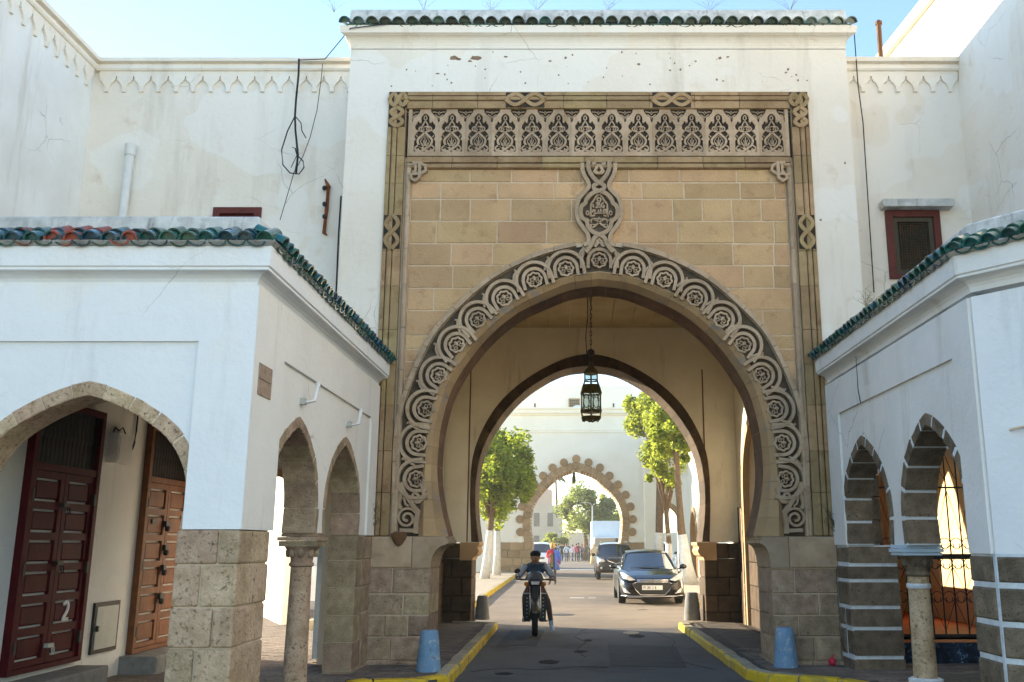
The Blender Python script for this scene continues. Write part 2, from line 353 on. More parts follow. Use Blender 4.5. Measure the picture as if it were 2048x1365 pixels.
# kerbs: every stone a part; painted riser, bare worn top
def kerb(par, pts, step=.52, w=.17):
    for (x0, y0), (x1, y1) in zip(pts, pts[1:]):
        L = math.hypot(x1-x0, y1-y0); k = max(1, round(L/step/1.05)); dx, dy = (x1-x0)/L, (y1-y0)/L
        for i in range(k):
            a = L*i/k+.006; e = L*(i+1)/k-.006; h = PZ+.008+rnd.uniform(-.008, .006)
            def P(s, t, z): return (x0+dx*s+dy*t, y0+dy*s-dx*t, z)
            q = MB(); o = rnd.uniform(-.010, .008); c = rnd.uniform(.014, .034)
            prof = [(o-w, -.02), (o-w, h), (o-c, h), (o, h-c), (o+.006, -.02)]
            vs = [P(a, t, z) for t, z in prof]+[P(e, t, z) for t, z in prof]
            q.mi = 0; q.add(vs, [(1, 2, 7, 6), (0, 1, 6, 5)])
            q.mi = 1; q.add(vs, [(2, 3, 8, 7), (3, 4, 9, 8)]); q.mi = 0
            q.add(vs, [(4, 3, 2, 1, 0), (5, 6, 7, 8, 9)])
            obj('kerb_stone', q, [M['kerb'] if (y0 > 11.3 or y1 > 11.3) else M['yellow'], M['yellow']], par, recalc=False)
kerb(pavL, [(-2.38, 4), (-2.36, 10.72), (-2.2, 10.9), (-1.62, 11.0), (-1.40, 11.28), (-1.42, 18.85)])
kerb(pavL, [(-1.42, 18.85), (-2.42, 19.3), (-2.62, 30), (-2.95, 60)], .9)
kerb(pavR, [(2.12, 18.85), (2.14, 11.9), (2.32, 11.45), (2.62, 11.2), (3.0, 10.98), (3.16, 10.7), (3.2, 4)])
kerb(pavR, [(3.9, 60), (3.4, 24), (3.2, 19.4), (2.12, 18.85)], .9)

# ================================================================== GATEWAY
gate = thing('gateway', 'tall cream gateway with carved stone panel and great horseshoe arch over the road', 'gateway', (XG, YG, 0))
GX0, GX1 = -3.24, 4.06; FX0, FX1 = -2.64, 3.45; FZ = 8.045
Apx = [(1197, 545), (1139.6, 553), (1085, 573.5), (1030.6, 599), (985, 632), (944, 673), (908, 721), (881, 769), (865, 819), (856, 862), (851.5, 910), (848.5, 960), (847.5, 1010), (847, 1073)]
Opx = [(1197, 489), (1140, 497), (1067, 518), (985, 560), (910, 625), (867, 676), (831, 750), (809, 813), (799, 869), (796.5, 914), (796, 960), (795.5, 1010), (795, 1060)]
def half(px, Y): return [(XG-pY(u, v, Y)[0], pY(u, v, Y)[1]) for u, v in px]
Ah = half(Apx, 12.44); Ah[0] = (0, Ah[0][1]); Ah[-1] = (Ah[-1][0], 1.712)
Oh = half(Opx, 12.44); Oh[0] = (0, Oh[0][1]); Oh[-1] = (Oh[-1][0], 1.712)
A = catmull(Ah, 6); O = catmull(Oh, 6)
def resample(P, n):
    L = [0]
    for p, q in zip(P, P[1:]): L.append(L[-1]+math.hypot(q[0]-p[0], q[1]-p[1]))
    out = []; k = 0
    for i in range(n+1):
        s = L[-1]*i/n
        while k < len(P)-2 and L[k+1] < s: k += 1
        t = (s-L[k])/max(1e-9, L[k+1]-L[k]); out.append((P[k][0]+(P[k+1][0]-P[k][0])*t, P[k][1]+(P[k+1][1]-P[k][1])*t))
    return out
NA = 64
A = resample(A, NA); O = resample(O, NA)
def offs(P, f):
    out = []
    for i, p in enumerate(P):
        a, c = P[max(i-1, 0)], P[min(i+1, len(P)-1)]; dx, dy = c[0]-a[0], c[1]-a[1]; l = math.hypot(dx, dy)
        nx, ny = dy/l, -dx/l                       # inward when running apex -> foot on +h side
        if nx > 0: nx, ny = -nx, -ny
        w = f(p[1])
        if i == 0: out.append((0, p[1]-w)); continue
        out.append((max(0, p[0]+nx*w), p[1]+ny*w))
    return out
def flare(z):
    t = min(1, max(0, (2.75-z)/(2.75-1.71))); return .125+.17*t**1.8
B_ = offs(A, flare); B_[-1] = (B_[-1][0], 1.712)
B_ = [(max(x, 0), max(z, 1.712)) for x, z in B_]
def full(P): return [(XG-x, z) for x, z in reversed(P)]+[(XG+x, z) for x, z in P[1:]]      # left foot -> apex -> right foot
Af, Of, Bf = full(A), full(O), full(B_)
JL, JR = -1.82, 2.60                                # jambs below the impost
# plastered mass round the stone panel, and the masonry core behind the stone
b = MB(); b.slab([(GX0, 0), (FX0, 0), (FX0, FZ), (FX1, FZ), (FX1, 0), (GX1, 0), (GX1, 8.75), (GX0, 8.75)], [], FG, YG, 13.25)
b.box(GX0, GX1, 12.47, 13.25, 8.75, 9.0)
obj('front_wall', b, M['cream'], gate)
hole = [(JL, 0), (JL, 1.45), (Bf[0][0], 1.712)]+Bf+[(Bf[-1][0], 1.712), (JR, 1.45), (JR, 0)]
b = MB(); b.slab([(FX0+.003, 0), (JL-.012, 0), (JL-.012, 1.45)]+[(p[0]-.02 if p[0] < XG else p[0]+.02, p[1]+.015) for p in Bf]+[(JR+.012, 1.45), (JR+.012, 0), (FX1-.003, 0), (FX1-.003, FZ-.003), (FX0+.003, FZ-.003)], [], FG, 12.665, 13.24); b.box(-2.6, 3.41, 13.2401, 13.26, 5.3, 6.13) if False else None
obj('masonry_core', b, M['mortar'], gate)
ring_mid = [((a[0]+o[0])/2, (a[1]+o[1])/2) for a, o in zip(A, O)]
b = MB()
mo = full([(max(p[0]-.0, 0), p[1]) for p in O])
b.slab([(FX0+.003, 1.715)]+[(mo[0][0], 1.715)]+mo+[(mo[-1][0], 1.715), (FX1-.003, 1.715), (FX1-.003, FZ-.003), (FX0+.003, FZ-.003)], [], FG, 12.447, 12.664)
obj('mortar_bed', b, M['mortar'], gate)
# side walls, roof and rear of the gate block
b = MB(); b.slab([(13.25, -.02), (19.9, -.02), (19.9, 6.134), (13.25, 6.134)], [[(y, max(z, 0)) for y, z in arch_open(17.25, 18.45, 1.66, 2.6, 3.5)]], FS, -2.602, GX0); b.box(4.06-.64, GX1, 19.1, 19.9, 0, 6.134); b.box(GX0, GX1, 13.25, 19.9, 6.135, 9.05)
obj('side_wall', b, M['cream'], gate)
sideR = arch_open(14.9, 18.45, -.01, 2.6, 3.95)
b = MB(); b.slab([(13.25, -.02), (19.1, -.02), (19.1, 6.13), (13.25, 6.13)], [[(y, max(z, 0.0)) for y, z in sideR]], FS, 3.412, 4.06)
obj('side_wall', b, M['passage'], gate)
b = MB(); b.slab([(13.26, 1.66), (17.25, 1.66)]+arch_open(17.25, 18.45, 1.66, 2.6, 3.5)[1:-1]+[(18.45, 1.66), (19.09, 1.66), (19.09, 6.1), (13.26, 6.1)], [], FS, -2.585, -2.6); obj('inner_plaster', b, M['passage'], gate)
b = MB()
for i in range(14):
    x0 = -2.59+i*.4285; b.box(x0+.004, x0+.4245, 13.26, 19.09, 6.10, 6.13)
obj('ceiling_boards', b, M['ceil'], gate)
# rear wall of the passage with its arch, thick dark voussoirs, dark dado
def rp(L): return [(pY(860+x/2.0533, 700+y/2.0533, 19.1)[0]-.40, pY(860+x/2.0533, 700+y/2.0533, 19.1)[1]) for x, y in L]
Rh = [(-x, z) for x, z in rp([(655, 66), (560, 78), (480, 112), (400, 163), (330, 228), (276, 297), (232, 372), (204, 450), (191, 530), (187, 600), (189, 680), (201, 778)])]
Ro = [(-x, z) for x, z in rp([(655, 16), (590, 26), (520, 50), (430, 97), (340, 162), (270, 237), (220, 318), (186, 400), (170, 480), (166, 560), (165, 640), (170, 778)])]
Rh[0] = (0, Rh[0][1]); Ro[0] = (0, Ro[0][1]); Rh[-1] = (Rh[-1][0], 1.66); Ro[-1] = (Ro[-1][0], 1.66)
Rh = resample(catmull(Rh, 6), 40); Ro = resample(catmull(Ro, 6), 40)
def fullr(P, c=.40): return [(c-x, z) for x, z in reversed(P)]+[(c+x, z) for x, z in P[1:]]
Rf, Rof = fullr(Rh), fullr(Ro)
b = MB(); b.slab([(-2.598, 1.66), (Rof[0][0]+.03, 1.66)]+[(p[0]*.985+.4*.015, p[1]-.02) for p in Rof[1:-1]]+[(Rof[-1][0]-.03, 1.66), (3.41, 1.66), (3.41, 6.133), (-2.598, 6.133)], [], FG, 19.1, 19.9)
obj('rear_wall', b, M['passage'], gate)
b = MB()
for x in (-2.09, 2.76): b.box(x-.012, x+.012, 19.085, 19.12, 1.66, 5.2)
obj('plaster_joint', b, M['soffit'], gate)
n = len(Rf); seg = 39; src = None
LL = [i*(n-1)/seg for i in range(seg+1)]
def lerp_at(P, s):
    i = int(min(s, len(P)-1.0001)); t = s-i; return (P[i][0]+(P[i+1][0]-P[i][0])*t, P[i][1]+(P[i+1][1]-P[i][1])*t)
for k in range(seg):
    s0, s1 = LL[k]+.03, LL[k+1]-.03; q = MB()
    poly = [lerp_at(Rof, s0), lerp_at(Rof, (s0+s1)/2), lerp_at(Rof, s1), lerp_at(Rf, s1), lerp_at(Rf, (s0+s1)/2), lerp_at(Rf, s0)]
    q.chip(poly, FG, 19.06+rnd.uniform(-.008, .008), 19.93, .01)
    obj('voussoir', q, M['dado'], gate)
q = MB(); Rm = [(a[0]*.97+c[0]*.03+0, a[1]*.97+c[1]*.03) for a, c in zip(Rf, Rof)]; q.slab(Rm+Rof[::-1], [], FG, 19.085, 19.9); obj('voussoir_mortar', q, M['soffit'], gate)
# soffit lining of the rear arch (paler, faces the street beyond)
for sgn, x0, x1 in ((-1, -2.598, -1.97), (1, 2.68, 3.41)):
    rows = [(0, .30), (.30, .62), (.62, .97), (.97, 1.33), (1.33, 1.64)]
    for j, (z0, z1) in enumerate(rows):
        cut = x0+(x1-x0)*(.35 if j % 2 else .68)
        for a, e in ((x0, cut), (cut, x1)):
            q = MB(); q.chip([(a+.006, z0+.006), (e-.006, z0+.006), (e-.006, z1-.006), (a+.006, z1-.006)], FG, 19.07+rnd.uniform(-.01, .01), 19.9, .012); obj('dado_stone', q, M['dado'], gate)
    xe = -1.97 if sgn < 0 else 2.68
    q = MB(); prof = [(0, 1.30), (.02, 1.36), (.09, 1.40), (.13, 1.48), (.10, 1.56), (.14, 1.60), (.14, 1.655), (-.25, 1.655), (-.25, 1.30)]
    vs = [(xe-sgn*px_, z) for px_, z in prof]; q.slab(vs, [], FG, 19.02, 19.92); obj('impost', q, M['farstone'], gate)
# dado along the passage walls
for x, sg in ((-2.58, 1), (3.41, -1)):
    for j, (z0, z1) in enumerate([(0, .42), (.42, .85), (.85, 1.28), (1.28, 1.66)]):
        y = 13.26
        while y < 19.0:
            w = rnd.uniform(.7, 1.1); e = min(y+w, 19.05)
            if sg < 0 and y < 18.47 and e > 14.85:
                if y < 14.8: e = 14.88
                else: y = 18.47; continue
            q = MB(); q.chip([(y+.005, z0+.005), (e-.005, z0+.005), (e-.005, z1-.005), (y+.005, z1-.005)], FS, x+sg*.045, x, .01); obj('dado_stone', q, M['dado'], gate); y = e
for j, (z0, z1) in enumerate([(0, .42), (.42, .85), (.85, 1.28), (1.28, 1.70)]):
    for k in range(4):
        a = 14.93+k*.87+(.2 if j % 2 else 0); e = min(a+.86, 18.42)
        q = MB(); q.chip([(a, z0+.005), (e, z0+.005), (e, z1-.005), (a, z1-.005)], FS, 3.44, 3.9, .01); obj('dado_stone', q, M['dado'], gate)
# stone trim round the side arch of the passage
l = arch_open(14.9, 18.45, 0, 2.6, 3.95)
for i, y in enumerate((18.5, 18.66, 18.84)):
    q = MB(); q.tube([(3.40, y+.03, .02), (3.40, y+.03, 2.3+.02*i)], .05, 8); obj('colonnette', q, M['dado'] if i else M['pier'], gate, smooth=50)
q = MB(); q.ribbon([(y, z) for y, z in l], .18, FS, 3.38, 3.5); obj('arch_trim', q, M['roll'], gate)

# ---- ashlar courses of the panel
ylines = [338, 365, 398, 442, 487, 531, 576, 621, 671, 698, 723, 757, 785, 820, 862, 905, 950, 1000, 1040]
zs = [zv(y, 12.44) for y in ylines]
AX0, AX1 = -2.275, 3.085
O_OUT = offs(O, lambda z: -.04)
def zmid(x):
    h = abs(x-XG); P = O_OUT; best = None
    if h >= max(p[0] for p in P): return -1
    for p, q in zip(P, P[1:]):
        if p[0] <= h <= q[0]: best = p[1]+(q[1]-p[1])*(h-p[0])/max(1e-6, q[0]-p[0]); break
    return best if best is not None else -1
for j in range(len(zs)-1):
    z1, z0 = zs[j], zs[j+1]; x = AX0-rnd.uniform(0, .5); row = []
    while x < AX1:
        w = rnd.choice([.42, .58, .70, .78, .86, .95])*(1 if z1-z0 > .28 else .85); row.append((max(x, AX0), min(x+w, AX1))); x += w
    for x0, x1 in row:
        if x1-x0 < .12: continue
        a, e = x0+.009, x1-.009; lo, hi = z0+.009, z1-.009
        xs = [a+(e-a)*i/6 for i in range(7)]
        if (a < XG < e): xs = sorted(xs+[XG])
        bot = [max(lo, zmid(xx)) if zmid(xx) > 0 else lo for xx in xs]
        keep = [(xx, bb) for xx, bb in zip(xs, bot) if bb < hi-.01]
        if len(keep) < 2 or keep[-1][0]-keep[0][0] < .05: continue
        q = MB(); d = 12.439+rnd.uniform(-.005, .003)
        if all(abs(bb-lo) < 1e-6 for _, bb in keep) and len(keep) >= 7: poly = [(a, lo), (e, lo), (e, hi), (a, hi)]; q.chip(poly, FG, d, 12.47, .006)
        else: q.slab([(xx, bb) for xx, bb in keep]+[(keep[-1][0], hi), (keep[0][0], hi)], [], FG, d, 12.47)
        obj('ashlar_block', q, M['ashlar'], gate)

# ---- moulded frame: stones about .6 m long, each with its own flats, rolls and grooves
prof = [(0, .0), (.055, 0), (.058, .045), (.068, .045), (.07, 0), (.085, -.012), (.12, -.012), (.135, 0), (.137, .045), (.147, .045), (.149, 0), (.255, .004), (.257, .12), (.283, .12), (.285, .015), (.30, -.004), (.345, -.004), (.365, .015), (.367, .05)]
FY = 12.372
def frame_stone(p0, p1, ax, side, pf=prof, m0=0, m1=0, mt='frame'):
    # ax 'v': runs along Z at X = side; offsets go inward (dirn sign); m0/m1 mitre flags handled by trimming per offset
    q = MB(); vs = []; k = len(pf)
    for e in (p0, p1):
        for o, d in pf:
            ee = e
            if e == p1 and m1: ee = p1-o*m1
            if e == p0 and m0: ee = p0+o*m0
            vs.append((side[0]+side[1]*o, FY+d, ee) if ax == 'v' else (ee, FY+d, side[0]+side[1]*o))
        for o in (pf[-1][0], 0):
            ee = e
            if e == p1 and m1: ee = p1-o*m1
            if e == p0 and m0: ee = p0+o*m0
            vs.append((side[0]+side[1]*o, 12.47, ee) if ax == 'v' else (ee, 12.47, side[0]+side[1]*o))
    kk = k+2; fs = [(i, (i+1) % kk, kk+(i+1) % kk, kk+i) for i in range(kk)]+[tuple(range(kk)), tuple(range(2*kk-1, kk-1, -1))]
    q.add(vs, fs); return obj('frame_stone', q, M[mt], gate)
zl = [1.72]
while zl[-1] < FZ-.75: zl.append(zl[-1]+rnd.uniform(.42, .62))
zl.append(FZ)
outer = prof[:12]; outer[-1] = (.255, .004)
for sx, s in ((FX0, 1), (FX1, -1)):
    for a, e in zip(zl, zl[1:]):
        top = e == FZ; frame_stone(a+.003, e-.002, 'v', (sx, s), outer+[(.257, .10)], 0, 1 if top else 0)
xl = [FX0, -2.0, -1.35, -.72, -.1, .52, 1.15, 1.8, 2.45, FX1]
for a, e in zip(xl, xl[1:]):
    frame_stone(a+.003, e-.003, 'h', (FZ, -1), outer+[(.257, .10)], 1 if a == FX0 else 0, 1 if e == FX1 else 0)
# inner frame (second moulding) that turns above the ashlar
ZI = zv(314.5, 12.42)                                 # under the frieze
inner = [(0, .03), (.085, .03), (.087, .10), (.105, .10), (.107, .03), (.125, .012), (.165, .012), (.178, .03), (.18, .075)]
xl2 = [FX0+.27, -1.75, -1.1, -.45, .18]
IX0, IX1 = FX0+.285, FX1-.285
xi = [IX0, -1.7, -1.05, -.42, .2, .62, 1.25, 1.9, 2.5, IX1]
for a, e in zip(xi, xi[1:]): frame_stone(a+.003, e-.003, 'h', (ZI, -1), inner)
zi2 = [1.72]
while zi2[-1] < ZI-.9: zi2.append(zi2[-1]+rnd.uniform(.45, .65))
zi2.append(ZI-.10)
thin = [(0, .06), (.012, .02), (.04, .008), (.068, .02), (.08, .06)]
for sx, s in ((IX0, 1), (IX1, -1)):
    for a, e in zip(zi2, zi2[1:]): frame_stone(a+.002, e-.002, 'v', (sx, s), thin, mt='carved')
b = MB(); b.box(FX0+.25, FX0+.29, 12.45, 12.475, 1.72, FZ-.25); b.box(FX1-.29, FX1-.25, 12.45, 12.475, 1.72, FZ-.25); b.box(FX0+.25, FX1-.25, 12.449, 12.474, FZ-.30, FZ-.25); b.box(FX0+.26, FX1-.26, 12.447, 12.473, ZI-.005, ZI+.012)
obj('dark_gap', b, M['black'], gate)  # near-black stone strips between the outer and inner frame mouldings
# strapwork knots on the frame: plaited bands
def plait(cx, cz, L, H, horiz=True, n=2):
    q = MB(); FYk = FY-.02
    for ph in range(2):
        pts = []
        for i in range(25):
            t = i/24; u = (t-.5)*L; w = math.sin(t*math.pi*n+ph*math.pi)*H/2*.72
            pts.append((cx+u, cz+w) if horiz else (cx+w, cz+u))
        q.ribbon(pts, H*.24, FG, FYk-.006*ph, FY+.04)
    return q
bk = MB()
for (cx, cz, L, H, hz) in ((-.66, FZ-.128, .56, .235, True), (1.47, FZ-.128, .56, .235, True), (FX0+.128, 5.9, .5, .235, False), (FX1-.128, 5.9, .5, .235, False), (FX0+.14, FZ-.128, .26, .24, True), (FX1-.14, FZ-.128, .26, .24, True), (FX0+.128, FZ-.40, .30, .235, False), (FX1-.128, FZ-.40, .30, .235, False)):
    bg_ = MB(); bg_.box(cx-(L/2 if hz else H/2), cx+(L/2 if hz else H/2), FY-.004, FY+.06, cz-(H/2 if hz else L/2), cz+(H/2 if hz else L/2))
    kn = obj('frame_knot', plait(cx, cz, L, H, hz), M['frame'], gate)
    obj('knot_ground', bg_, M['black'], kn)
for sx, s in ((IX0, 1), (IX1, -1)):
    q = MB(); cx, cz = sx+s*.15, ZI-.24; F2 = lambda u, v, d: (sx+s*u, d, ZI+v)
    q.ribbon([(.03, -.13), (.14, -.13), (.14, -.28), (.03, -.28)], .045, F2, 12.37, 12.47)
    q.ribbon([(.09, -.105), (.20, -.105), (.28, -.15), (.29, -.22), (.22, -.27), (.10, -.27)], .045, F2, 12.365, 12.47)
    q.ribbon([(.20, -.09), (.20, -.24), (.20, -.33), (.14, -.38), (.08, -.34), (.085, -.28)], .045, F2, 12.36, 12.47)
    obj('corner_knot', q, M['carved'], gate)

# ---- carved frieze: one panel built, fourteen copies
ZF0, ZF1 = ZI+.015, zv(219, 12.42)
SC = .193/243.; SZ = (ZF1-ZF0)/(1040-190.)
def fp(x, y): return ((x-690)*SC, (1040-y)*SZ)
def mir(P): return [(1380-x, y) for x, y in P]
HR = [(690, 272), (722, 288), (752, 318), (764, 345), (764, 432), (798, 448), (804, 418), (828, 416), (836, 448), (862, 470), (874, 505), (868, 545), (842, 572), (806, 582), (834, 612), (868, 650), (880, 690), (862, 722), (852, 742), (882, 762), (886, 962)]
hole = [fp(*p) for p in HR]+[fp(*p) for p in reversed(mir(HR))][:-1]
NR = [(933, 425), (919, 422), (905, 335), (868, 326), (838, 298), (800, 252), (788, 212)]
outl = [fp(447, 1040), fp(933, 1040)]+[fp(*p) for p in NR]+[fp(788, 190), fp(592, 190)]+[fp(*p) for p in reversed(mir(NR))]
FL = lambda u, v, d: (u, d, v)
q = MB(); q.slab(outl, [hole], FL, 0, .10)
def sym(P, w, d0=.006): q.ribbon([fp(*p) for p in P], w*SC, FL, d0, .10); q.ribbon([fp(*p) for p in mir(P)], w*SC, FL, d0+.004, .10)
sym(catmull([(690, 608), (752, 672), (806, 722), (822, 770), (796, 838), (748, 878), (690, 918), (625, 950), (560, 945), (530, 915)], 4), 40)
sym(catmull([(740, 880), (790, 848), (840, 862), (866, 900), (850, 940), (812, 948), (796, 920), (815, 902)], 4), 26)
for P in ([(690, 880), (690, 690)], [(690, 875), (722, 740)], [(690, 875), (752, 790)]): sym(P, 14, .02)
sym(catmull([(690, 655), (730, 700), (770, 760), (750, 820), (700, 870)], 3), 13, .02)
sym(catmull([(690, 604), (742, 596), (796, 572), (798, 528), (752, 506), (708, 512)], 4), 24)
sym(catmull([(712, 520), (752, 528), (762, 560), (728, 574), (712, 552), (730, 545)], 3), 17)
sym(catmull([(690, 398), (716, 440), (740, 486), (712, 506), (690, 508)], 3), 22)
sym(catmull([(690, 300), (712, 330), (716, 365), (690, 385)], 3), 18)
sym([(862, 880), (884, 930)], 16, .03)
sym(catmull([(880, 640), (850, 660), (826, 690)], 3), 18, .02)
FP0 = obj('frieze_panel', q, M['carved'], gate, local=True); FYF = 12.405
FP0.location = Vector((XG+.193, FYF, ZF0))-worg(gate); WO[FP0.name] = Vector((XG+.193, FYF, ZF0))
for k in range(-8, 8):
    if k == 0: continue
    xx = XG+.193+.386*k
    if k in (-8, 7): continue
    inst(FP0, 'frieze_panel', (xx, FYF, ZF0), gate)
# half panels at the ends
for s in (-1, 1):
    q = MB(); F3 = lambda u, v, d: (XG+s*(2.702+u), d, ZF0+v)
    q.slab([(0, 0), (.05, 0)]+[(.05, (1040-190)*SZ), (0, (1040-190)*SZ)], [], F3, FYF, FYF+.1); obj('frieze_panel', q, M['carved'], gate)
q = MB()
for k in range(-7, 8):
    cx = XG+.386*k; F3 = lambda u, v, d: (cx+u, d, ZF0+v)
    def fq(x, y): return ((x-933)*SC, (1040-y)*SZ)
    for sg in (1, -1):
        q.ribbon([(sg*a, c) for a, c in (fq(933, 400), fq(940, 330), fq(985, 300), fq(1010, 285))], 18*SC, F3, FYF+.012, FYF+.1)
        q.ribbon([(sg*a, c) for a, c in (fq(945, 255), fq(985, 238), (fq(1050, 232)))], 16*SC, F3, FYF+.016, FYF+.1)
        q.ribbon([(sg*a, c) for a, c in (fq(933, 215), fq(950, 250), fq(933, 285))], 12*SC, F3, FYF+.02, FYF+.1)
obj('frieze_trefoils', q, M['carved'], gate)
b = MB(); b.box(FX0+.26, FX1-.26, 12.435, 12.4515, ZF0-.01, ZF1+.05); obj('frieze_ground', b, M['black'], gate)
xb = [FX0+.26, -1.75, -1.1, -.4, .3, .95, 1.6, 2.3, FX1-.26]
for a, e in zip(xb, xb[1:]):
    q = MB(); q.box(a+.003, e-.003, 12.392, 12.452, ZF1-.004, ZF1+.055); obj('frieze_cap', q, M['frame'], gate)

# ---- ring of interlaced lobes with rosettes round the arch
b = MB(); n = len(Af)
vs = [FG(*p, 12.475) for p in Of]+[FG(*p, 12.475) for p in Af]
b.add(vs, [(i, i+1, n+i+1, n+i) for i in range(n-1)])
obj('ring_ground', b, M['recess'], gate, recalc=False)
def ring_band(P, off0, off1):                     # band following the half curve P
    return None
bwo = full([(p[0], p[1]) for p in offs(O, lambda z: -.035)])
seg = 34
for k in range(seg):
    s0, s1 = (n-1)*k/seg+.03, (n-1)*(k+1)/seg-.03
    pts = [lerp_at(bwo, s0+(s1-s0)*i/4) for i in range(5)]
    if abs(sum(p[0] for p in pts)/5-XG) < .17 and pts[0][1] > 5.4: continue
    q = MB(); q.ribbon(pts, .065, FG, 12.385, 12.475); obj('ring_border', q, M['carved'], gate)
cpx = [(1197, 521), (1132, 538), (1069, 560), (1009, 597), (956, 640), (914, 690), (878, 751), (852, 818), (838, 886), (833, 958)]
cen = half(cpx, 12.44); cen[0] = (0, cen[0][1])
def near_norm(c):
    best = min(range(len(A)), key=lambda i: (A[i][0]-c[0])**2+(A[i][1]-c[1])**2)
    v = Vector((c[0]-A[best][0], c[1]-A[best][1])); return v.normalized(), v.length
# master lobe: local t (along), n (outward), depth; A edge at n = -dA
def lobe_mesh(dA, odd):
    q = MB(); z = .004*odd
    rd = lambda r, a0, a1, k: [(r*math.sin(R(a)), r*math.cos(R(a))) for a in [a0+(a1-a0)*i/k for i in range(k+1)]]
    ob = [(-.250, -dA+.005)]+rd(.250, -92, 92, 18)+[(.250, -dA+.005)]
    q.ribbon(ob, .046, FL, -.008-z, .06)
    ib = [(-.158, -dA+.005)]+rd(.158, -92, 92, 16)+[(.158, -dA+.005)]
    q.ribbon(ib, .046, FL, 0, .06)
    q.ribbon([(-.30, .015), (-.268, .115), (-.215, .185), (-.245, .20)], .03, FL, -.002, .06)
    return q
def rosette_mesh():
    q = MB(); k = 40
    q.ribbon([((.098+.008*math.cos(8*2*math.pi*i/k))*math.sin(2*math.pi*i/k), (.098+.008*math.cos(8*2*math.pi*i/k))*math.cos(2*math.pi*i/k)) for i in range(k)], .028, FL, .012, .06, True)
    for a in (-110, -58, 0, 58, 110):
        ca, sa = math.cos(R(a)), math.sin(R(a)); P = []
        for i in range(12):
            t = 2*math.pi*i/12; u, w = .018*math.sin(t), .042+.026*math.cos(t)
            P.append((u*ca+w*sa, w*ca-u*sa-.02))
        q.ribbon(P, .012, FL, .006, .06, True)
    q.lathe([(.0, 0), (.017, 0), (.017, .05)], (0, 0, -.02), 8)
    return q
q0 = rosette_mesh()
ROS = None; LOB = [None, None]
for i, c in enumerate(cen):
    nv, dist = near_norm(c)
    if i == 0: nv = Vector((0, 1))
    for s in ((1,) if i == 0 else (-1, 1)):
        # s=-1: left side of the arch
        cx = XG+s*c[0]; ang = math.atan2(s*nv.x, nv.y)          # rotation about Y axis so that local n -> normal
        loc = (cx, 12.405, c[1]); rot = (0, ang, 0)
        k = i % 2
        if LOB[k] is None:
            LOB[k] = obj('ring_lobe', lobe_mesh(.125, k), M['carved'], gate, local=True); o = LOB[k]; o.location = Vector(loc)-worg(gate); WO[o.name] = Vector(loc); o.rotation_euler = rot
        else: inst(LOB[k], 'ring_lobe', loc, gate, rot)
        if ROS is None:
            ROS = obj('rosette', q0, M['carved'], gate, local=True); ROS.location = Vector(loc)-worg(gate); WO[ROS.name] = Vector(loc); ROS.rotation_euler = rot
        else: inst(ROS, 'rosette', loc, gate, rot)
# scrolls at the two feet of the ring
def P5(L): return [(XG-pY(720+x/5.6875, 860+y/5.6875, 12.44)[0], pY(720+x/5.6875, 860+y/5.6875, 12.44)[1]) for x, y in L]
sp1 = [(538+(22+a*9.2)*math.cos(a*1.0+1.2), 1005+(22+a*9.2)*math.sin(a*1.0+1.2)) for a in [i*.42 for i in range(30)]]
sp2 = [(622+(12+a*8.5)*math.cos(a+2.2), 755+(12+a*8.5)*math.sin(a+2.2)) for a in [i*.42 for i in range(16)]]
for s in (-1, 1):
    F3 = lambda u, v, d: (XG+s*u, d, v)
    q = MB()
    q.ribbon(P5(sp1), .034, F3, 12.40, 12.475); q.ribbon(P5(sp2), .034, F3, 12.405, 12.475)
    q.ribbon(P5([(460, 600), (500, 700), (560, 790), (620, 880), (665, 930), (640, 1050), (640, 1180)]), .06, F3, 12.398, 12.475)
    q.ribbon(P5([(700, 620), (730, 690), (725, 770), (680, 815), (630, 820)]), .05, F3, 12.40, 12.475)
    q.ribbon(P5([(440, 640), (470, 740), (445, 840), (470, 900)]), .05, F3, 12.402, 12.475)
    q.ribbon(P5([(500, 760), (520, 840), (560, 870)]), .03, F3, 12.404, 12.475)
    q.ribbon(P5([(455, 1140), (620, 1145)]), .05, F3, 12.396, 12.475)
    obj('foot_scroll', q, M['carved'], gate)
# ---- archivolt: bevelled voussoirs from the ring down to the soffit
seg = 41
for k in range(seg):
    s0, s1 = (n-1)*k/seg+.02, (n-1)*(k+1)/seg-.02; q = MB(); m = 4; vs = []
    for i in range(m+1):
        s = s0+(s1-s0)*i/m; a, c = lerp_at(Af, s), lerp_at(Bf, s)
        mid = ((a[0]*.42+c[0]*.58), (a[1]*.42+c[1]*.58))
        o = (a[0]+(a[0]-c[0])*.25, a[1]+(a[1]-c[1])*.25)
        vs += [FG(*o, 12.475), FG(*a, 12.425), FG(*mid, 12.50), FG(*c, 12.66), FG(*c, 12.70), FG(*o, 12.70)]
    fs = []
    for i in range(m):
        for j in range(6):
            jj = (j+1) % 6; fs.append((i*6+j, i*6+jj, (i+1)*6+jj, (i+1)*6+j))
    fs += [tuple(range(6)), tuple(m*6+j for j in range(5, -1, -1))]
    q.add(vs, fs); obj('archivolt_stone', q, M['roll'], gate)
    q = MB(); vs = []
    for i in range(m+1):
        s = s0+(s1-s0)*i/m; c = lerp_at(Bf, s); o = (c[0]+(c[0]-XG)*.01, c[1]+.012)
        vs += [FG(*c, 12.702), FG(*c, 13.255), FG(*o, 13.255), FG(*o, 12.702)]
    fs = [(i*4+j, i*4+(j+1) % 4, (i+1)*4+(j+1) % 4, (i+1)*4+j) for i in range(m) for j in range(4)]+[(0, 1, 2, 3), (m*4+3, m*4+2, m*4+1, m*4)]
    q.add(vs, fs); obj('soffit_stone', q, M['soffit'], gate)
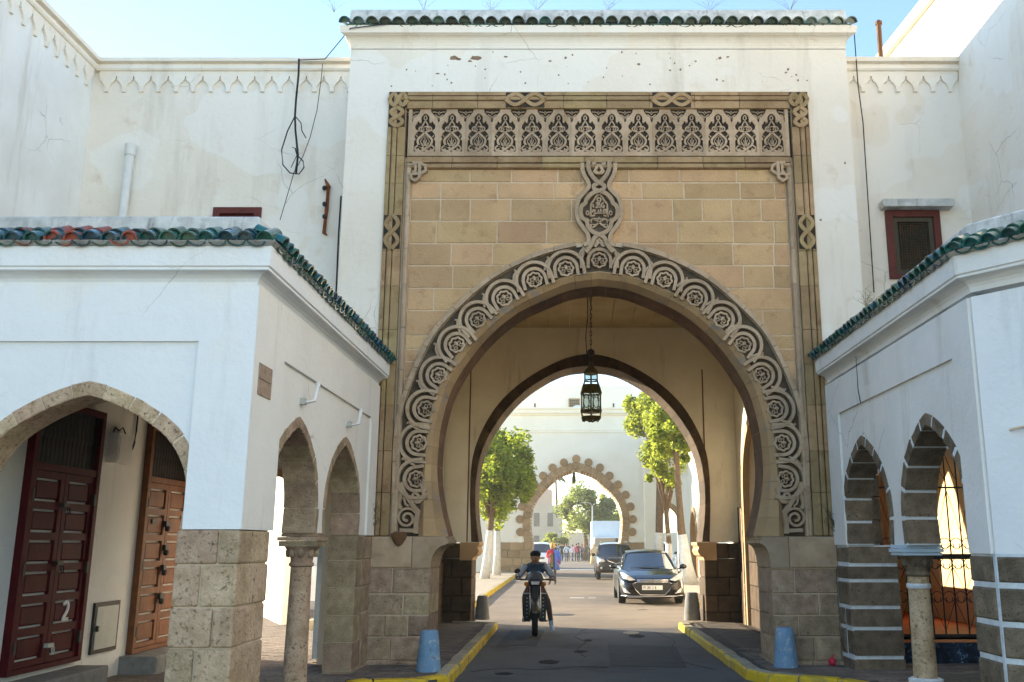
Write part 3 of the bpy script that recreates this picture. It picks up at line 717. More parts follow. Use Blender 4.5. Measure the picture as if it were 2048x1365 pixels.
# ---- medallion above the crown
def P3(L): return [(XG-pY(1090+x/4.709, 310+y/4.709, 12.42)[0], pY(1090+x/4.709, 310+y/4.709, 12.42)[1]) for x, y in L]
XM = 505
def both(q, L, w, d0, smooth=3):
    L = catmull(L, smooth) if smooth > 1 else L
    for s in (1, -1):
        F3 = lambda u, v, d: (XG+s*u, d, v); q.ribbon(P3(L), w, F3, d0+(.004 if s > 0 else 0), 12.47)
outb = [(352, 85), (352, 140), (372, 205), (402, 255), (412, 310), (362, 370), (315, 430), (298, 540), (318, 630), (362, 695), (402, 755), (408, 830), (362, 855)]
inb = [(408, 62), (410, 140), (445, 212), (500, 268), (556, 300), (545, 335), (500, 352), (440, 375), (392, 425), (378, 465), (345, 492), (335, 548), (350, 602), (390, 632), (408, 690), (450, 735), (520, 762), (562, 795), (585, 850), (640, 925)]
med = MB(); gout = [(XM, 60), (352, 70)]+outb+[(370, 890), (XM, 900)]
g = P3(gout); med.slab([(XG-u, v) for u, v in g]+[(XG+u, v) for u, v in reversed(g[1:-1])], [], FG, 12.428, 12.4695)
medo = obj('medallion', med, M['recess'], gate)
q = MB(); both(q, outb, .058, 12.372); obj('outer_band', q, M['carved'], medo)
q = MB(); both(q, inb, .060, 12.362); obj('inner_band', q, M['carved'], medo)
for P_, w_, d_, k_ in (([(505, 100), (540, 150), (500, 185), (460, 165), (490, 130)], .035, 12.372, 2),
    ([(440, 90), (480, 95)], .04, 12.374, 1),
    ([(470, 570), (425, 585), (432, 560), (432, 470), (455, 440), (478, 400), (505, 375)], .026, 12.392, 2),
    ([(505, 590), (505, 610), (450, 605), (435, 640), (470, 665), (520, 630), (565, 610)], .022, 12.392, 3),
    ([(450, 690), (430, 670), (445, 645)], .022, 12.392, 3),
    ([(500, 640), (540, 665), (570, 690)], .022, 12.392, 2),
    ([(505, 405), (490, 425), (505, 445)], .022, 12.392, 2),
    ([(385, 550), (402, 530), (415, 550), (402, 572), (385, 552)], .018, 12.392, 2),
    ([(400, 600), (415, 625), (430, 615)], .02, 12.392, 2),
    ([(470, 800), (500, 830), (470, 870)], .03, 12.39, 2),
    ([(500, 785), (540, 830), (555, 870)], .03, 12.388, 2)):
    q = MB(); both(q, P_, w_, d_, k_); obj('scroll_band', q, M['carved'], medo)

q = MB()
def ins(L, w=.02, k=3): q.ribbon([(XG-u, v) for u, v in P3(catmull(L, k) if k > 1 else L)], w, FG, 12.388, 12.45)
ins([(478, 462), (492, 455), (495, 470), (482, 476), (497, 484), (492, 502), (474, 498)]); ins([(520, 456), (508, 460), (508, 476), (522, 480), (518, 500), (504, 500)])
ins([(552, 456), (534, 466), (532, 490), (548, 502), (558, 488), (544, 478)]); ins([(455, 470), (450, 490), (462, 500)])
ins([(455, 552), (470, 530), (455, 522), (448, 540), (470, 556), (492, 552)]); ins([(492, 552), (580, 553)], .022, 1); ins([(505, 552), (503, 520)], .02, 1); ins([(526, 552), (524, 512)], .02, 1); ins([(548, 552), (552, 525), (570, 520), (575, 540), (560, 548)])
obj('inscription', q, M['carved'], medo)

# ---- piers under the springing
YP = 12.352
zc = [0, .16, .455, .72, .985, 1.305, 1.462]
for (x0, x1, cuts) in ((-2.705, JL, [[.6], [.45], [.36, .7], [.62], [.45], []]), (JR, 3.46, [[.55], [.3, .6], [.38], [.7], [.35], []])):
    for j in range(5):
        z0, z1 = zc[j], zc[j+1]; xs = [x0]+[x0+(x1-x0)*c for c in cuts[j]]+[x1]
        for a, e in zip(xs, xs[1:]):
            ex = .03 if j == 0 else 0
            q = MB(); q.chip([(a+.005-(ex if a == x0 else 0), z0+.005), (e-.005+(ex if e == x1 else 0), z0+.005), (e-.005+(ex if e == x1 else 0), z1-.005), (a+.005-(ex if a == x0 else 0), z1-.005)], FG, YP-ex+rnd.uniform(-.008, .008), 13.248, .014)
            obj('pier_block', q, M['pier'], gate)
    q = MB(); q.box(x0+.012, x1-.012, YP+.02, 13.2, .0, 1.33); obj('pier_core', q, M['mortar'], gate)
    s = 1 if x0 < 0 else -1; xj = x1 if s > 0 else x0; xo = x0 if s > 0 else x1
    tip = .195 if s > 0 else .10
    # cap slab in two stones, with the quarter-round corbel under the foot
    pr = [(0, 1.31)]+[(tip*(1-math.cos(t)), 1.31+.29*math.sin(t)) for t in [R(a) for a in (15, 30, 45, 60, 75, 90)]]+[(tip+.0, 1.615), (tip+.03, 1.62), (tip+.03, 1.668), (tip+.005, 1.672), (tip+.005, 1.708), (-.24, 1.708), (-.24, 1.31)]
    q = MB(); q.slab([(xj+s*u, v) for u, v in pr], [], FG, YP-.012, 13.25); obj('impost_stone', q, M['carved'], gate)
    q = MB(); a, e = sorted((xo-s*.01, xj-s*.246)); q.chip([(a, 1.312), (e, 1.312), (e, 1.708), (a, 1.708)], FG, YP-.016, 13.24, .012); obj('impost_stone', q, M['carved'], gate)
q = MB(); q.lathe([(.0, -.13), (.05, -.10), (.10, -.02), (.11, .03), (.06, .06), (0, .06)], (-2.24, 12.33, 1.71), 9, sx=1, sy=.6); obj('broken_corbel', q, M['soffit'], gate)
# ---- cornice, tiles, parapet
b = MB()
pc = [(8.74, .0)]+[(8.75+.17*math.sin(t), .10*(1-math.cos(t))) for t in [R(a) for a in range(0, 91, 15)]]+[(8.935, .115), (8.935, .135), (9.05, .145), (9.05, -.3), (8.74, -.3)]
def cornice_run(b, pc, x0, x1, y, ends=True):          # along X facing -Y, with returns widening at both ends
    vs = []; k = len(pc)
    for e, sg in ((x0, -1), (x1, 1)):
        for z, o in pc: vs.append((e+sg*max(o, 0), y-o, z))
    b.add(vs, [(i, (i+1) % k, k+(i+1) % k, k+i) for i in range(k)]+[tuple(range(k)), tuple(range(2*k-1, k-1, -1))])
cornice_run(b, pc, GX0, GX1, YG); obj('cornice', b, M['cream'], gate)
b = MB(); b.slab([(12.36, 9.05), (12.36, 9.20), (12.43, 9.40), (12.46, 9.43), (12.62, 9.43), (12.62, 9.05)], [], lambda u, v, d: (d, u, v), GX0-.04, GX1+.04); obj('parapet', b, M['parapet'], gate)
b = MB(); b.box(GX0, GX1, 12.6, 19.9, 9.0, 9.12); obj('roof', b, M['parapet'], gate)
# ---- curved roof tiles
def cover_mesh(L=.30, r=.078, t=.014, dome=True):
    q = MB(); n = 9; vs = []
    for y, rr in ((0, r), (L, r*.82)):
        for rad in (rr, rr-t):
            for i in range(n):
                a = math.pi*i/(n-1); vs.append((rad*math.cos(a), y, rad*math.sin(a)*1.05))
    fs = []
    for i in range(n-1):
        fs += [(i, i+1, 2*n+i+1, 2*n+i), (n+i, 3*n+i, 3*n+i+1, n+i+1), (i, n+i, n+i+1, i+1), (2*n+i, 2*n+i+1, 3*n+i+1, 3*n+i)]
    fs += [(0, 2*n, 3*n, n), (n-1, 2*n-1, 4*n-1, 3*n-1)]
    q.add(vs, fs)
    q.add([(r*.86*math.cos(math.pi*i/(n-1)), .035, r*.86*math.sin(math.pi*i/(n-1))) for i in range(n)], [tuple(range(n))]); return q
def pan_mesh(L=.30, r=.085, t=.014):
    q = cover_mesh(L, r, t); q.v = [(x, y, -z*.62) for x, y, z in q.v]; return q
TM = {}
def tiles(par, p0, p1, out, mats, pitch, sc=1., slope=-24, upper=True, name='roof_tile', skip=()):
    # p0->p1 eave line (x,y,z); out: outward unit vector; each cover tile and each pan is a part
    p0, p1 = Vector(p0), Vector(p1); d = p1-p0; n = max(1, round(d.length/pitch)); d2 = d/n
    ang = math.atan2(out[1], out[0])+R(90)
    for i in range(n+1):
        for kind in ('cover', 'pan', 'upper'):
            if kind == 'pan' and i == n: continue
            if kind == 'upper' and (not upper or i in skip or i-n-1 in skip): continue
            m = mats(i, n) if callable(mats) else mats
            key = (kind, m, round(sc, 2))
            p = p0+d2*(i+(.5 if kind == 'pan' else 0))+Vector((rnd.uniform(-.008, .008), rnd.uniform(-.008, .008), rnd.uniform(-.006, .006)))
            rot = (R(slope+rnd.uniform(-4, 4))*-1, rnd.uniform(-.05, .05), ang+rnd.uniform(-.05, .05))
            if kind == 'upper': p = p-Vector((*out, 0))*.11*sc+Vector((0, 0, .065*sc))
            if kind == 'pan': p = p+Vector((0, 0, .005))-Vector((*out, 0))*.02
            nm = {'cover': name, 'pan': 'pan_tile', 'upper': name}[kind]
            if key not in TM:
                q = (pan_mesh if kind == 'pan' else cover_mesh)(); q.v = [(x*sc, y*sc, z*sc) for x, y, z in q.v]
                o = obj(nm, q, M[m], par, local=True, smooth=40); TM[key] = o
                o.location = p-worg(par); WO[o.name] = p; o.rotation_euler = rot
            else: inst(TM[key], nm, p, par, rot)
tiles(gate, (GX0-.06, 12.22, 9.07), (GX1+.06, 12.22, 9.07), (0, -1), lambda i, n: 'tile' if i > n-4 or i < 2 or rnd.random() < .15 else 'tiledark', .197, 1.15, upper=False)
# flaked paint and small marks on the plaster
def flakes(par, pts, F, d, m, nm='paint_flake'):
    for u, v, r in pts:
        q = MB(); k = rnd.randint(7, 10); a0 = rnd.uniform(0, 6); P = [(u+r*rnd.uniform(.5, 1.15)*math.cos(a0+2*math.pi*i/k)*1.5, v+r*rnd.uniform(.5, 1.1)*math.sin(a0+2*math.pi*i/k)*.8) for i in range(k)]
        q.slab(P, [], F, d, d+.01 if F is FG else d-.01); obj(nm, q, m, par)
M['flake'] = mat('bared_brown_render', (.30, .19, .12), (.20, .13, .085), 18, .95, .5, 50)
flakes(gate, [(-1.72, 8.60, .05), (-1.64, 8.58, .03), (-1.40, 8.60, .06), (-1.48, 8.55, .025), (-.95, 8.62, .02), (-1.95, 8.35, .02), (2.2, 8.6, .03), (2.32, 8.62, .02), (1.0, 8.5, .025), (-.3, 8.55, .02)], FG, YG-.003, M['flake'])
q = MB(); b_ = []
for i in range(46):
    u = rnd.uniform(GX0+.1, GX1-.1); v = rnd.uniform(5.2, 9.0) if (u < FX0-.05 or u > FX1+.05) else rnd.uniform(8.12, 8.7)
    if v > 8.72: v = 8.5
    r = rnd.uniform(.006, .02); k = 6; q.slab([(u+r*rnd.uniform(.6, 1.2)*math.cos(2*math.pi*j/k), v+r*rnd.uniform(.6, 1.4)*math.sin(2*math.pi*j/k)) for j in range(k)], [], FG, YG-.003, YG+.004)
stuff(obj('wall_marks', q, M['flake'], gate))
# worn asphalt: repair patches, cracks, stains
M['tar'] = mat('tar_patch', (.045, .044, .045), (.065, .062, .06), 3, .8, .8, 120); M['stain'] = mat('oil_stain', (.035, .034, .034), (.055, .053, .05), 6, .95, .8, 110, spec=.05)
def blot(par, cx, cy, rx, ry, m, nm, z=.004, k=14):
    q = MB(); q.slab([(cx+rx*rnd.uniform(.75, 1.15)*math.cos(2*math.pi*i/k), cy+ry*rnd.uniform(.75, 1.15)*math.sin(2*math.pi*i/k)) for i in range(k)], [], FT, z, .0005); obj(nm, q, m, par)
q = MB(); q.slab([(.55, 13.2), (1.55, 13.0), (1.7, 15.6), (.62, 15.9)], [], FT, .004, .0005); obj('asphalt_patch', q, M['tar'], road)
q = MB(); q.slab([(-1.2, 15.8), (-.55, 15.75), (-.5, 18.5), (-1.15, 18.6)], [], FT, .004, .0005); obj('asphalt_patch', q, M['tar'], road)
for a_ in ((-.3, 13.6, .16, .22), (.15, 14.9, .10, .16), (-.85, 12.4, .12, .12), (1.2, 17.4, .15, .3), (.3, 16.6, .08, .2)): blot(road, *a_, M['stain'], 'oil_stain', .0045)
for P in ([(-1.3, 12.6), (-.9, 12.9), (-.4, 12.8), (.1, 13.1), (.5, 13.0)], [(.2, 14.2), (.1, 15.3), (.25, 16.2), (.1, 17.5), (.3, 18.8)], [(1.9, 12.8), (1.5, 14.1), (1.75, 16.4), (1.6, 18.2)]):
    q = MB(); q.ribbon([(x+rnd.uniform(-.03, .03), y) for x, y in catmull(P, 4)], .012, FT, .0045, .0005); obj('crack', q, M['black'], road)
q = MB(); q.lathe([(.30, 0), (.30, .006), (.27, .006), (.26, .004), (0, .004)], (-.2, 22.6, .0), 24); obj('manhole_cover', q, M['iron'], road)
# unseen block added on the gate roof to shade the right wall
b = MB(); b.box(-3.2, .7, 15.5, 17.0, 9.06, 11.15); tag(obj('sun_blocker', b, M['cream']), 'unseen plastered block added on the gateway roof to shade the right house wall', 'blocker')
# ================================================================== WINGS BEHIND THE ARCADES
def fringe_mesh(p=.27):
    hp = p/2
    H = [(0, 0), (.030, 0), (.030, .07), (.052, .125), (.088, .165), (.103, .168), (.103, .195), (.120, .198), (.120, .235), (.128, .255), (hp-.001, .262)]
    pts = [(u, v) for u, v in H]+[(hp-.001, .345), (-hp+.001, .345)]+[(-u, v) for u, v in reversed(H[1:])]
    q = MB(); q.slab(pts, [], FL, -.035, .012); return q
FR = [None]
def fringe(par, p0, p1, face, z):
    # face 0: wall facing -Y ; +1: wall facing +X ; -1: wall facing -X
    L = math.hypot(p1[0]-p0[0], p1[1]-p0[1]); n = round(L/.27)
    rot = (0, 0, {0: 0, 1: R(90), -1: R(-90)}[face])
    for i in range(n):
        t = (i+.5)/n; loc = (p0[0]+(p1[0]-p0[0])*t, p0[1]+(p1[1]-p0[1])*t, z)
        if FR[0] is None:
            FR[0] = obj('fringe_pendant', fringe_mesh(), M['cream'], par, local=True); o = FR[0]; o.location = Vector(loc)-worg(par); WO[o.name] = Vector(loc); o.rotation_euler = rot
        else: inst(FR[0], 'fringe_pendant', loc, par, rot)
def sweep_path(path, outs, pf):
    # path: plan points; outs: outward unit normal of each run; pf: closed profile of (out, z)
    n = len(path); k = len(pf); vs = []
    for i, p in enumerate(path):
        a = Vector(outs[max(i-1, 0)]); c = Vector(outs[min(i, n-2)]); m = (a+c); m = m/(m.dot(a)) if m.length > 1e-6 else a
        for o, z in pf: vs.append((p[0]+m.x*o, p[1]+m.y*o, z))
    q = MB(); fs = [(i*k+j, i*k+(j+1) % k, (i+1)*k+(j+1) % k, (i+1)*k+j) for i in range(n-1) for j in range(k)]+[tuple(range(k)), tuple((n-1)*k+j for j in range(k-1, -1, -1))]
    q.add(vs, fs); return q
WZ = 8.67
wingL = thing('courtyard_house', 'tall cream house left of the gateway with scalloped fringe under its roof edge', 'house', (-5.4, 13, 0))
carch = arch_open(-5.25, -3.40, -.01, 1.7, 2.62)
wl = [(-5.285, 5.3), (-4.60, 5.3), (-4.60, 6.48), (-5.285, 6.48)]
b = MB(); b.slab([(-7.3, 0), (-3.25, 0), (-3.25, 8.72), (-7.3, 8.72)], [[(x, max(z, .004)) for x, z in carch], wl], FG, 13.0, 13.5); obj('front_wall', b, M['cream'], wingL)
b = MB(); b.box(-7.8, -7.3, 3.0, 13.5, 0, 8.72); obj('side_wall', b, M['plaster'], wingL)
b = sweep_path([(-7.3, 3.0), (-7.3, 12.998), (-3.25, 12.998)], [(1, 0), (0, -1)], [(-.2, 8.70), (.055, 8.70), (.075, 8.73), (.055, 8.79), (.03, 8.80), (.03, 8.825), (.10, 8.835), (.11, 8.89), (-.2, 8.90)]); obj('cornice', b, M['cream'], wingL)
fringe(wingL, (-7.22, 13.0), (-3.25, 13.0), 0, WZ-.31); fringe(wingL, (-7.3, 4.4), (-7.3, 12.9), 1, WZ-.31)
b = MB(); b.ribbon([(x, z) for x, z in carch], .10, FG, 12.97, 13.52); obj('arch_trim', b, M['farstone'], wingL)
w = thing('x', '', ''); bpy.data.objects.remove(w)
b = MB(); b.slab([(-5.3, 5.28), (-4.585, 5.28), (-4.585, 6.495), (-5.3, 6.495)], [[(-5.2, 5.36), (-4.69, 5.36), (-4.69, 6.40), (-5.2, 6.40)]], FG, 12.97, 13.1); wf = obj('window', b, M['darkwood'], wingL)
b = MB(); b.box(-5.2, -4.69, 13.05, 13.08, 5.36, 6.40); obj('shutter', b, M['darkwood'], wf)

wingR = thing('courtyard_house', 'cream house right of the gateway with a red framed window and plain tall side wall', 'house', (5, 13, 0))
garch = arch_open(4.078, 5.92, .36, 1.9, 3.02); wr = [(4.672, 5.40), (5.449, 5.40), (5.449, 6.43), (4.672, 6.43)]
b = MB(); b.slab([(4.07, .34), (5.95, .34), (5.95, 8.72), (4.07, 8.72)], [[(x, max(z, .344)) for x, z in garch], wr], FG, 13.0, 13.4); obj('front_wall', b, M['cream'], wingR)
b = MB(); b.box(5.95, 6.4, 1.0, 13.4, 0, 8.93); obj('side_wall', b, M['cream'], wingR)
b = sweep_path([(4.07, 12.998), (5.948, 12.998)], [(0, -1)], [(-.2, 8.70), (.055, 8.70), (.075, 8.73), (.055, 8.79), (.03, 8.80), (.03, 8.825), (.10, 8.835), (.11, 8.90), (-.2, 8.91)]); obj('cornice', b, M['cream'], wingR)
fringe(wingR, (4.07, 13.0), (5.94, 13.0), 0, WZ-.31)
b = MB(); b.slab([(4.66, 5.39), (5.46, 5.39), (5.46, 6.44), (4.66, 6.44)], [[(4.76, 5.46), (5.36, 5.46), (5.36, 6.34), (4.76, 6.34)]], FG, 12.95, 13.1); wf = obj('window', b, M['darkwood'], wingR)
b = MB(); b.slab([(4.765, 5.465), (5.355, 5.465), (5.355, 6.335), (4.765, 6.335)], [[(4.83, 5.53), (5.29, 5.53), (5.29, 6.27), (4.83, 6.27)]], FG, 12.98, 13.06); obj('sash', b, mat('dark_green_sash', (.05, .06, .035), (.09, .06, .04), 9), wf)
b = MB()
for i in range(13): b.box(4.84+i*.037, 4.852+i*.037, 13.02, 13.035, 5.53, 6.27)
for i in range(19): b.box(4.83, 5.29, 13.018, 13.03, 5.55+i*.039, 5.56+i*.039)
stuff(obj('lattice', b, mat('carved_wood_lattice', (.10, .05, .025), (.03, .04, .02), 18), wf))
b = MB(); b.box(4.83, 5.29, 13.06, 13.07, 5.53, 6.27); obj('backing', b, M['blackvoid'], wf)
b = MB(); b.slab([(4.60, 6.45), (5.62, 6.45), (5.64, 6.50), (5.63, 6.565), (4.585, 6.56), (4.58, 6.50)], [], FG, 12.80, 13.02); obj('lintel_ledge', b, M['parapet'], wingR)
# room behind the grille: raised floor, ochre wall
b = MB(); b.box(4.062, 6.6, 13.02, 19.6, 0, .36); b.box(3.9, 6.45, 12.64, 13.01, 0, .36); obj('raised_floor', b, M['terracotta'], wingR)
b = MB(); b.box(6.44, 6.8, 13.41, 19.6, .36, 4.3); b.box(4.07, 6.44, 19.3, 19.6, .36, 4.3); obj('room_wall', b, M['ochre'], wingR)
b = MB(); b.box(4.07, 6.8, 13.41, 19.6, 4.3, 4.45); obj('room_ceiling', b, M['ochre'], wingR)
b = MB(); b.box(3.83, 5.95, 12.60, 12.638, .10, .358); obj('floor_riser', b, M['navy'], wingR)
# sunlit taller house beyond
th = thing('tall_house', 'taller sunlit house rising behind the right hand house', 'house', (8.5, 16, 0))
b = MB(); P0 = Vector((6.62, 19.5)); dv = Vector((.088, -1)).normalized()
q0, q1 = P0, P0+dv*14.5
b.slab([(q0.x, q0.y), (q1.x, q1.y), (q1.x+5, q1.y), (q0.x+5, q0.y)], [], FT, 0, 11.75); obj('wall', b, mat('sunlit_stained_plaster', (.78, .70, .56), (.70, .60, .45), 1.2, streak=(2.2, (.40, .27, .15), .62, .80), spots=[(9, (.42, .28, .16), .68, .76)]), th)
b = MB(); b.slab([(q0.x-.12, q0.y), (q1.x-.12, q1.y), (q1.x+5, q1.y), (q0.x+5, q0.y)], [], FT, 11.75, 11.95); obj('cornice', b, M['cream'], th)
b = MB(); b.tube([(5.33, 14.5, 8.6), (5.35, 14.5, 10.42)], .045, 8); b.lathe([(.06, 0), (.065, .05), (.02, .09)], (5.35, 14.5, 10.42), 8); tag(obj('vent_pipe', b, M['soffit']), 'rusty brown vent pipe standing on the roof right of the gateway', 'pipe')

# ================================================================== ARCADES
def arch_curve(c, h, zs, za, k=16, bulge=.03):
    # pointed arch slightly horseshoe: points from left foot to right foot
    P = [(h*.965, 0), (h*1.0, (za-zs)*.22), (h*.97, (za-zs)*.42), (h*.80, (za-zs)*.66), (h*.50, (za-zs)*.84), (h*.2, (za-zs)*.955), (0, za-zs)]
    P = resample(catmull(P, 5), k)
    return [(c-x, zs+z) for x, z in P]+[(c+x, zs+z) for x, z in reversed(P[:-1])]
def grow(P, t):
    out = []; n = len(P)
    for i, p in enumerate(P):
        a, c = P[max(i-1, 0)], P[min(i+1, n-1)]; dx, dz = c[0]-a[0], c[1]-a[1]; l = math.hypot(dx, dz); out.append((p[0]-dz/l*t, p[1]+dx/l*t))
    return out
def arch_stones(par, P, t, F, d0, d1, nseg, m, gap=.006, mort=None, name='voussoir'):
    Oo = grow(P, t); n = len(P)
    for k in range(nseg):
        s0, s1 = (n-1)*k/nseg, (n-1)*(k+1)/nseg
        Ls = sum(math.hypot(lerp_at(P, s0+(s1-s0)*(i+1)/4)[0]-lerp_at(P, s0+(s1-s0)*i/4)[0], lerp_at(P, s0+(s1-s0)*(i+1)/4)[1]-lerp_at(P, s0+(s1-s0)*i/4)[1]) for i in range(4))
        g = min(.3, gap/2/Ls)*(s1-s0); s0 += g; s1 -= g
        tt = rnd.uniform(-.012, .012)
        inn = [lerp_at(P, s0+(s1-s0)*i/4) for i in range(5)]; ou = [lerp_at(Oo, s0+(s1-s0)*i/4) for i in range(5)]
        ou = [(o[0]+(o[0]-a[0])/t*tt, o[1]+(o[1]-a[1])/t*tt) for a, o in zip(inn, ou)]
        q = MB(); q.chip(ou+inn[::-1], F, d0+(rnd.uniform(-.004, .004)), d1, .008); obj(name, q, M[m], par)
    if mort:
        q = MB(); Pm = grow(P, .012); Om = grow(P, t-.02); q.slab(Pm+Om[::-1], [], F, d0+(.006 if d1 > d0 else -.006), d1-(.01 if d1 > d0 else -.01)); obj('mortar_ring', q, M[mort], par)
corn = [(-.15, 3.69), (.0, 3.69)]+[(.0+.115*(1-math.cos(R(a))), 3.70+.10*math.sin(R(a))) for a in range(0, 91, 18)]+[(.125, 3.805), (.125, 3.825), (.14, 3.835), (.145, 4.0), (-.15, 4.0)]
para = [(-.28, 4.0), (.10, 4.0), (.10, 4.06), (.0, 4.10), (-.02, 4.30), (-.05, 4.325), (-.28, 4.33)]
def column(par, x, y, z1, m, cap_m, white_band=None):
    q = MB(); q.lathe([(.145, -.02), (.145, .10), (.125, .14), (.118, .20), (.112, z1*.5), (.105, z1-.02)], (x, y, PZ-.02), 20); col = obj('column_shaft', q, M[m], par, smooth=40)
    zc0 = PZ+z1-.04
    q = MB(); q.lathe([(.105, 0), (.125, .015), (.125, .035), (.11, .05), (.115, .10), (.15, .17), (.19, .215)], (x, y, zc0), 20); cp = obj('capital', q, M[cap_m], par, smooth=40)
    q = MB()
    for k in range(8):
        a = 2*math.pi*k/8+.2; c = (x+.135*math.cos(a), y+.135*math.sin(a), zc0+.14)
        q = MB(); q.ell(c, (.035, .035, .045), 8, 5); obj('leaf_boss', q, M[cap_m], cp, smooth=True)
    return zc0+.215
AL = thing('arcade', 'bluish white arcade on the left with two side arches, carved column and green tiles', 'arcade', (-3.5, 9, 0))
XL, XLi = -2.6, -2.92; YF, YFi = 7.4, 7.72; ZS = 1.72
c1 = arch_curve(8.84, .735, ZS, 2.70); c2 = arch_curve(10.72, .765, ZS, 2.72)
g1, g2 = grow(c1, .085), grow(c2, .085)
b = MB(); b.slab([(7.72, ZS), (g1[0][0], ZS)]+g1[1:-1]+[(g1[-1][0], ZS), (g2[0][0], ZS)]+g2[1:-1]+[(g2[-1][0], ZS), (12.37, ZS), (12.37, 3.7), (7.72, 3.7)], [], FS, XL, XLi); obj('side_wall', b, M['warmwhite'], AL)
b = MB(); b.slab([(7.402, ZS), (8.17, ZS), (8.17, 3.217), (11.92, 3.215), (11.92, ZS), (12.355, ZS), (12.355, 3.695), (7.402, 3.695)], [], FS, XL+.028, XL+.001); obj('raised_surround', b, M['warmwhite'], AL)
arch_stones(AL, c1, .10, FS, XL+.006, XLi-.006, 11, 'pier', mort='mortar'); arch_stones(AL, c2, .10, FS, XL+.006, XLi-.006, 11, 'pier', mort='mortar')
c3 = arch_curve(-3.9, .86, ZS, 2.78); g3 = grow(c3, .09)
b = MB(); b.slab([(-6.9, 0), (-4.78, 0), (-4.78, ZS), (g3[0][0], ZS)]+g3[1:-1]+[(g3[-1][0], ZS), (-2.6, ZS), (-2.6, 3.7), (-6.9, 3.7)], [], FG, YF, YFi); obj('front_wall', b, M['limewash'], AL)
b = MB(); b.slab([(-3.035, ZS), (XL+.0275, ZS), (XL+.0275, 3.695), (-6.9, 3.695), (-6.9, 3.225), (-3.035, 3.225)], [], FG, YF-.03, YF-.001); obj('raised_surround', b, M['limewash'], AL)
arch_stones(AL, c3, .115, FG, YF-.008, YFi+.006, 13, 'rubble', mort='mortar')
zq = [0, .42, .83, 1.13, 1.45, 1.72]
for j in range(5):
    z0, z1 = zq[j]+.006, zq[j+1]-.006; cut = -2.86 if j % 2 else -2.74; cy = 7.78 if j % 2 else 7.66
    x0, x1 = -3.07, XL+.022; o = rnd.uniform(-.01, .01)
    for (a, e, y0, y1) in ((x0, cut-.006, YF-.035, 7.74), (cut+.006, x1, YF-.035, cy)):
        q = MB(); q.box(a, e, y0+o, y1, z0, z1); ob = obj('quoin_stone', q, M['rubble'], AL); md = ob.modifiers.new('bevel', 'BEVEL'); md.width = .016; md.segments = 2
    q = MB(); q.box(XLi-.02, x1+o, cy+.008, 8.115, z0, z1); ob = obj('quoin_stone', q, M['rubble'], AL); md = ob.modifiers.new('bevel', 'BEVEL'); md.width = .016; md.segments = 2
q = MB(); q.box(-3.055, XL+.002, YF-.015, 7.76, 0, 1.715); q.box(XLi, XL+.002, 7.77, 8.10, 0, 1.715); obj('quoin_mortar', q, M['mortar'], AL)
zt = column(AL, -2.76, 9.76, 1.30, 'rubble', 'pier')
for i, (w, z0, z1) in enumerate(((.19, zt-.01, zt+.045), (.205, zt+.048, zt+.085), (.175, zt+.088, zt+.12))):
    q = MB(); q.box(-2.76-w, -2.76+w, 9.76-w, 9.76+w, z0, z1); obj('abacus', q, M['pier'], AL)
q = MB(); q.box(XLi, XL+.002, 9.575, 9.945, zt+.121, ZS+.001); obj('impost', q, M['pier'], AL)
zq = [0, .15, .47, .78, 1.10, 1.42, 1.72]
for j in range(6):
    z0, z1 = zq[j]+.005, zq[j+1]-.005
    for a, e in ((11.475, 11.93 if j % 2 else 11.78), (11.94 if j % 2 else 11.79, 12.34)):
        q = MB(); q.chip([(a, z0), (e, z0), (e, z1), (a, z1)], FS, XL+.012+rnd.uniform(-.006, .006), XLi-.01, .012); obj('pier_block', q, M['pier'], AL)
q = MB(); q.box(XLi+.01, XL-.005, 11.49, 12.33, 0, 1.71); obj('pier_core', q, M['mortar'], AL)
pathL = [(-6.9, YF), (XL, YF), (XL, 12.35)]; outL = [(0, -1), (1, 0)]
obj('cornice', sweep_path(pathL, outL, corn), M['limewash'], AL); obj('parapet', sweep_path(pathL, outL, para), M['parapet'], AL)
tiles(AL, (-6.6, YF-.215, 4.03), (XL+.10, YF-.215, 4.03), (0, -1), lambda i, n: ('tilered' if (n-14 < i < n-6 and rnd.random() < .33) or rnd.random() < .02 else 'tileblue' if rnd.random() < .6 else 'tile'), .156, .92, skip=(-1,))
tiles(AL, (XL+.215, YF-.06, 4.03), (XL+.215, 12.33, 4.03), (1, 0), lambda i, n: 'tileblue' if rnd.random() < .3 else 'tile', .156, .92, skip=(0,))
obj('tile_bed', sweep_path(pathL, outL, [(-.1, 4.001), (.135, 4.001), (.19, 4.03), (.17, 4.05), (.05, 4.10), (-.1, 4.10)]), M['parapet'], AL)
b = MB(); b.box(-7.29, XLi+.001, YFi-.001, 12.99, 3.72, 3.8); obj('roof', b, M['ceil'], AL)
# shops inside
b = MB(); b.box(-5.6, -5.3, 7.73, 13.0, 0, 3.72); obj('shop_wall', b, M['plaster'], AL)

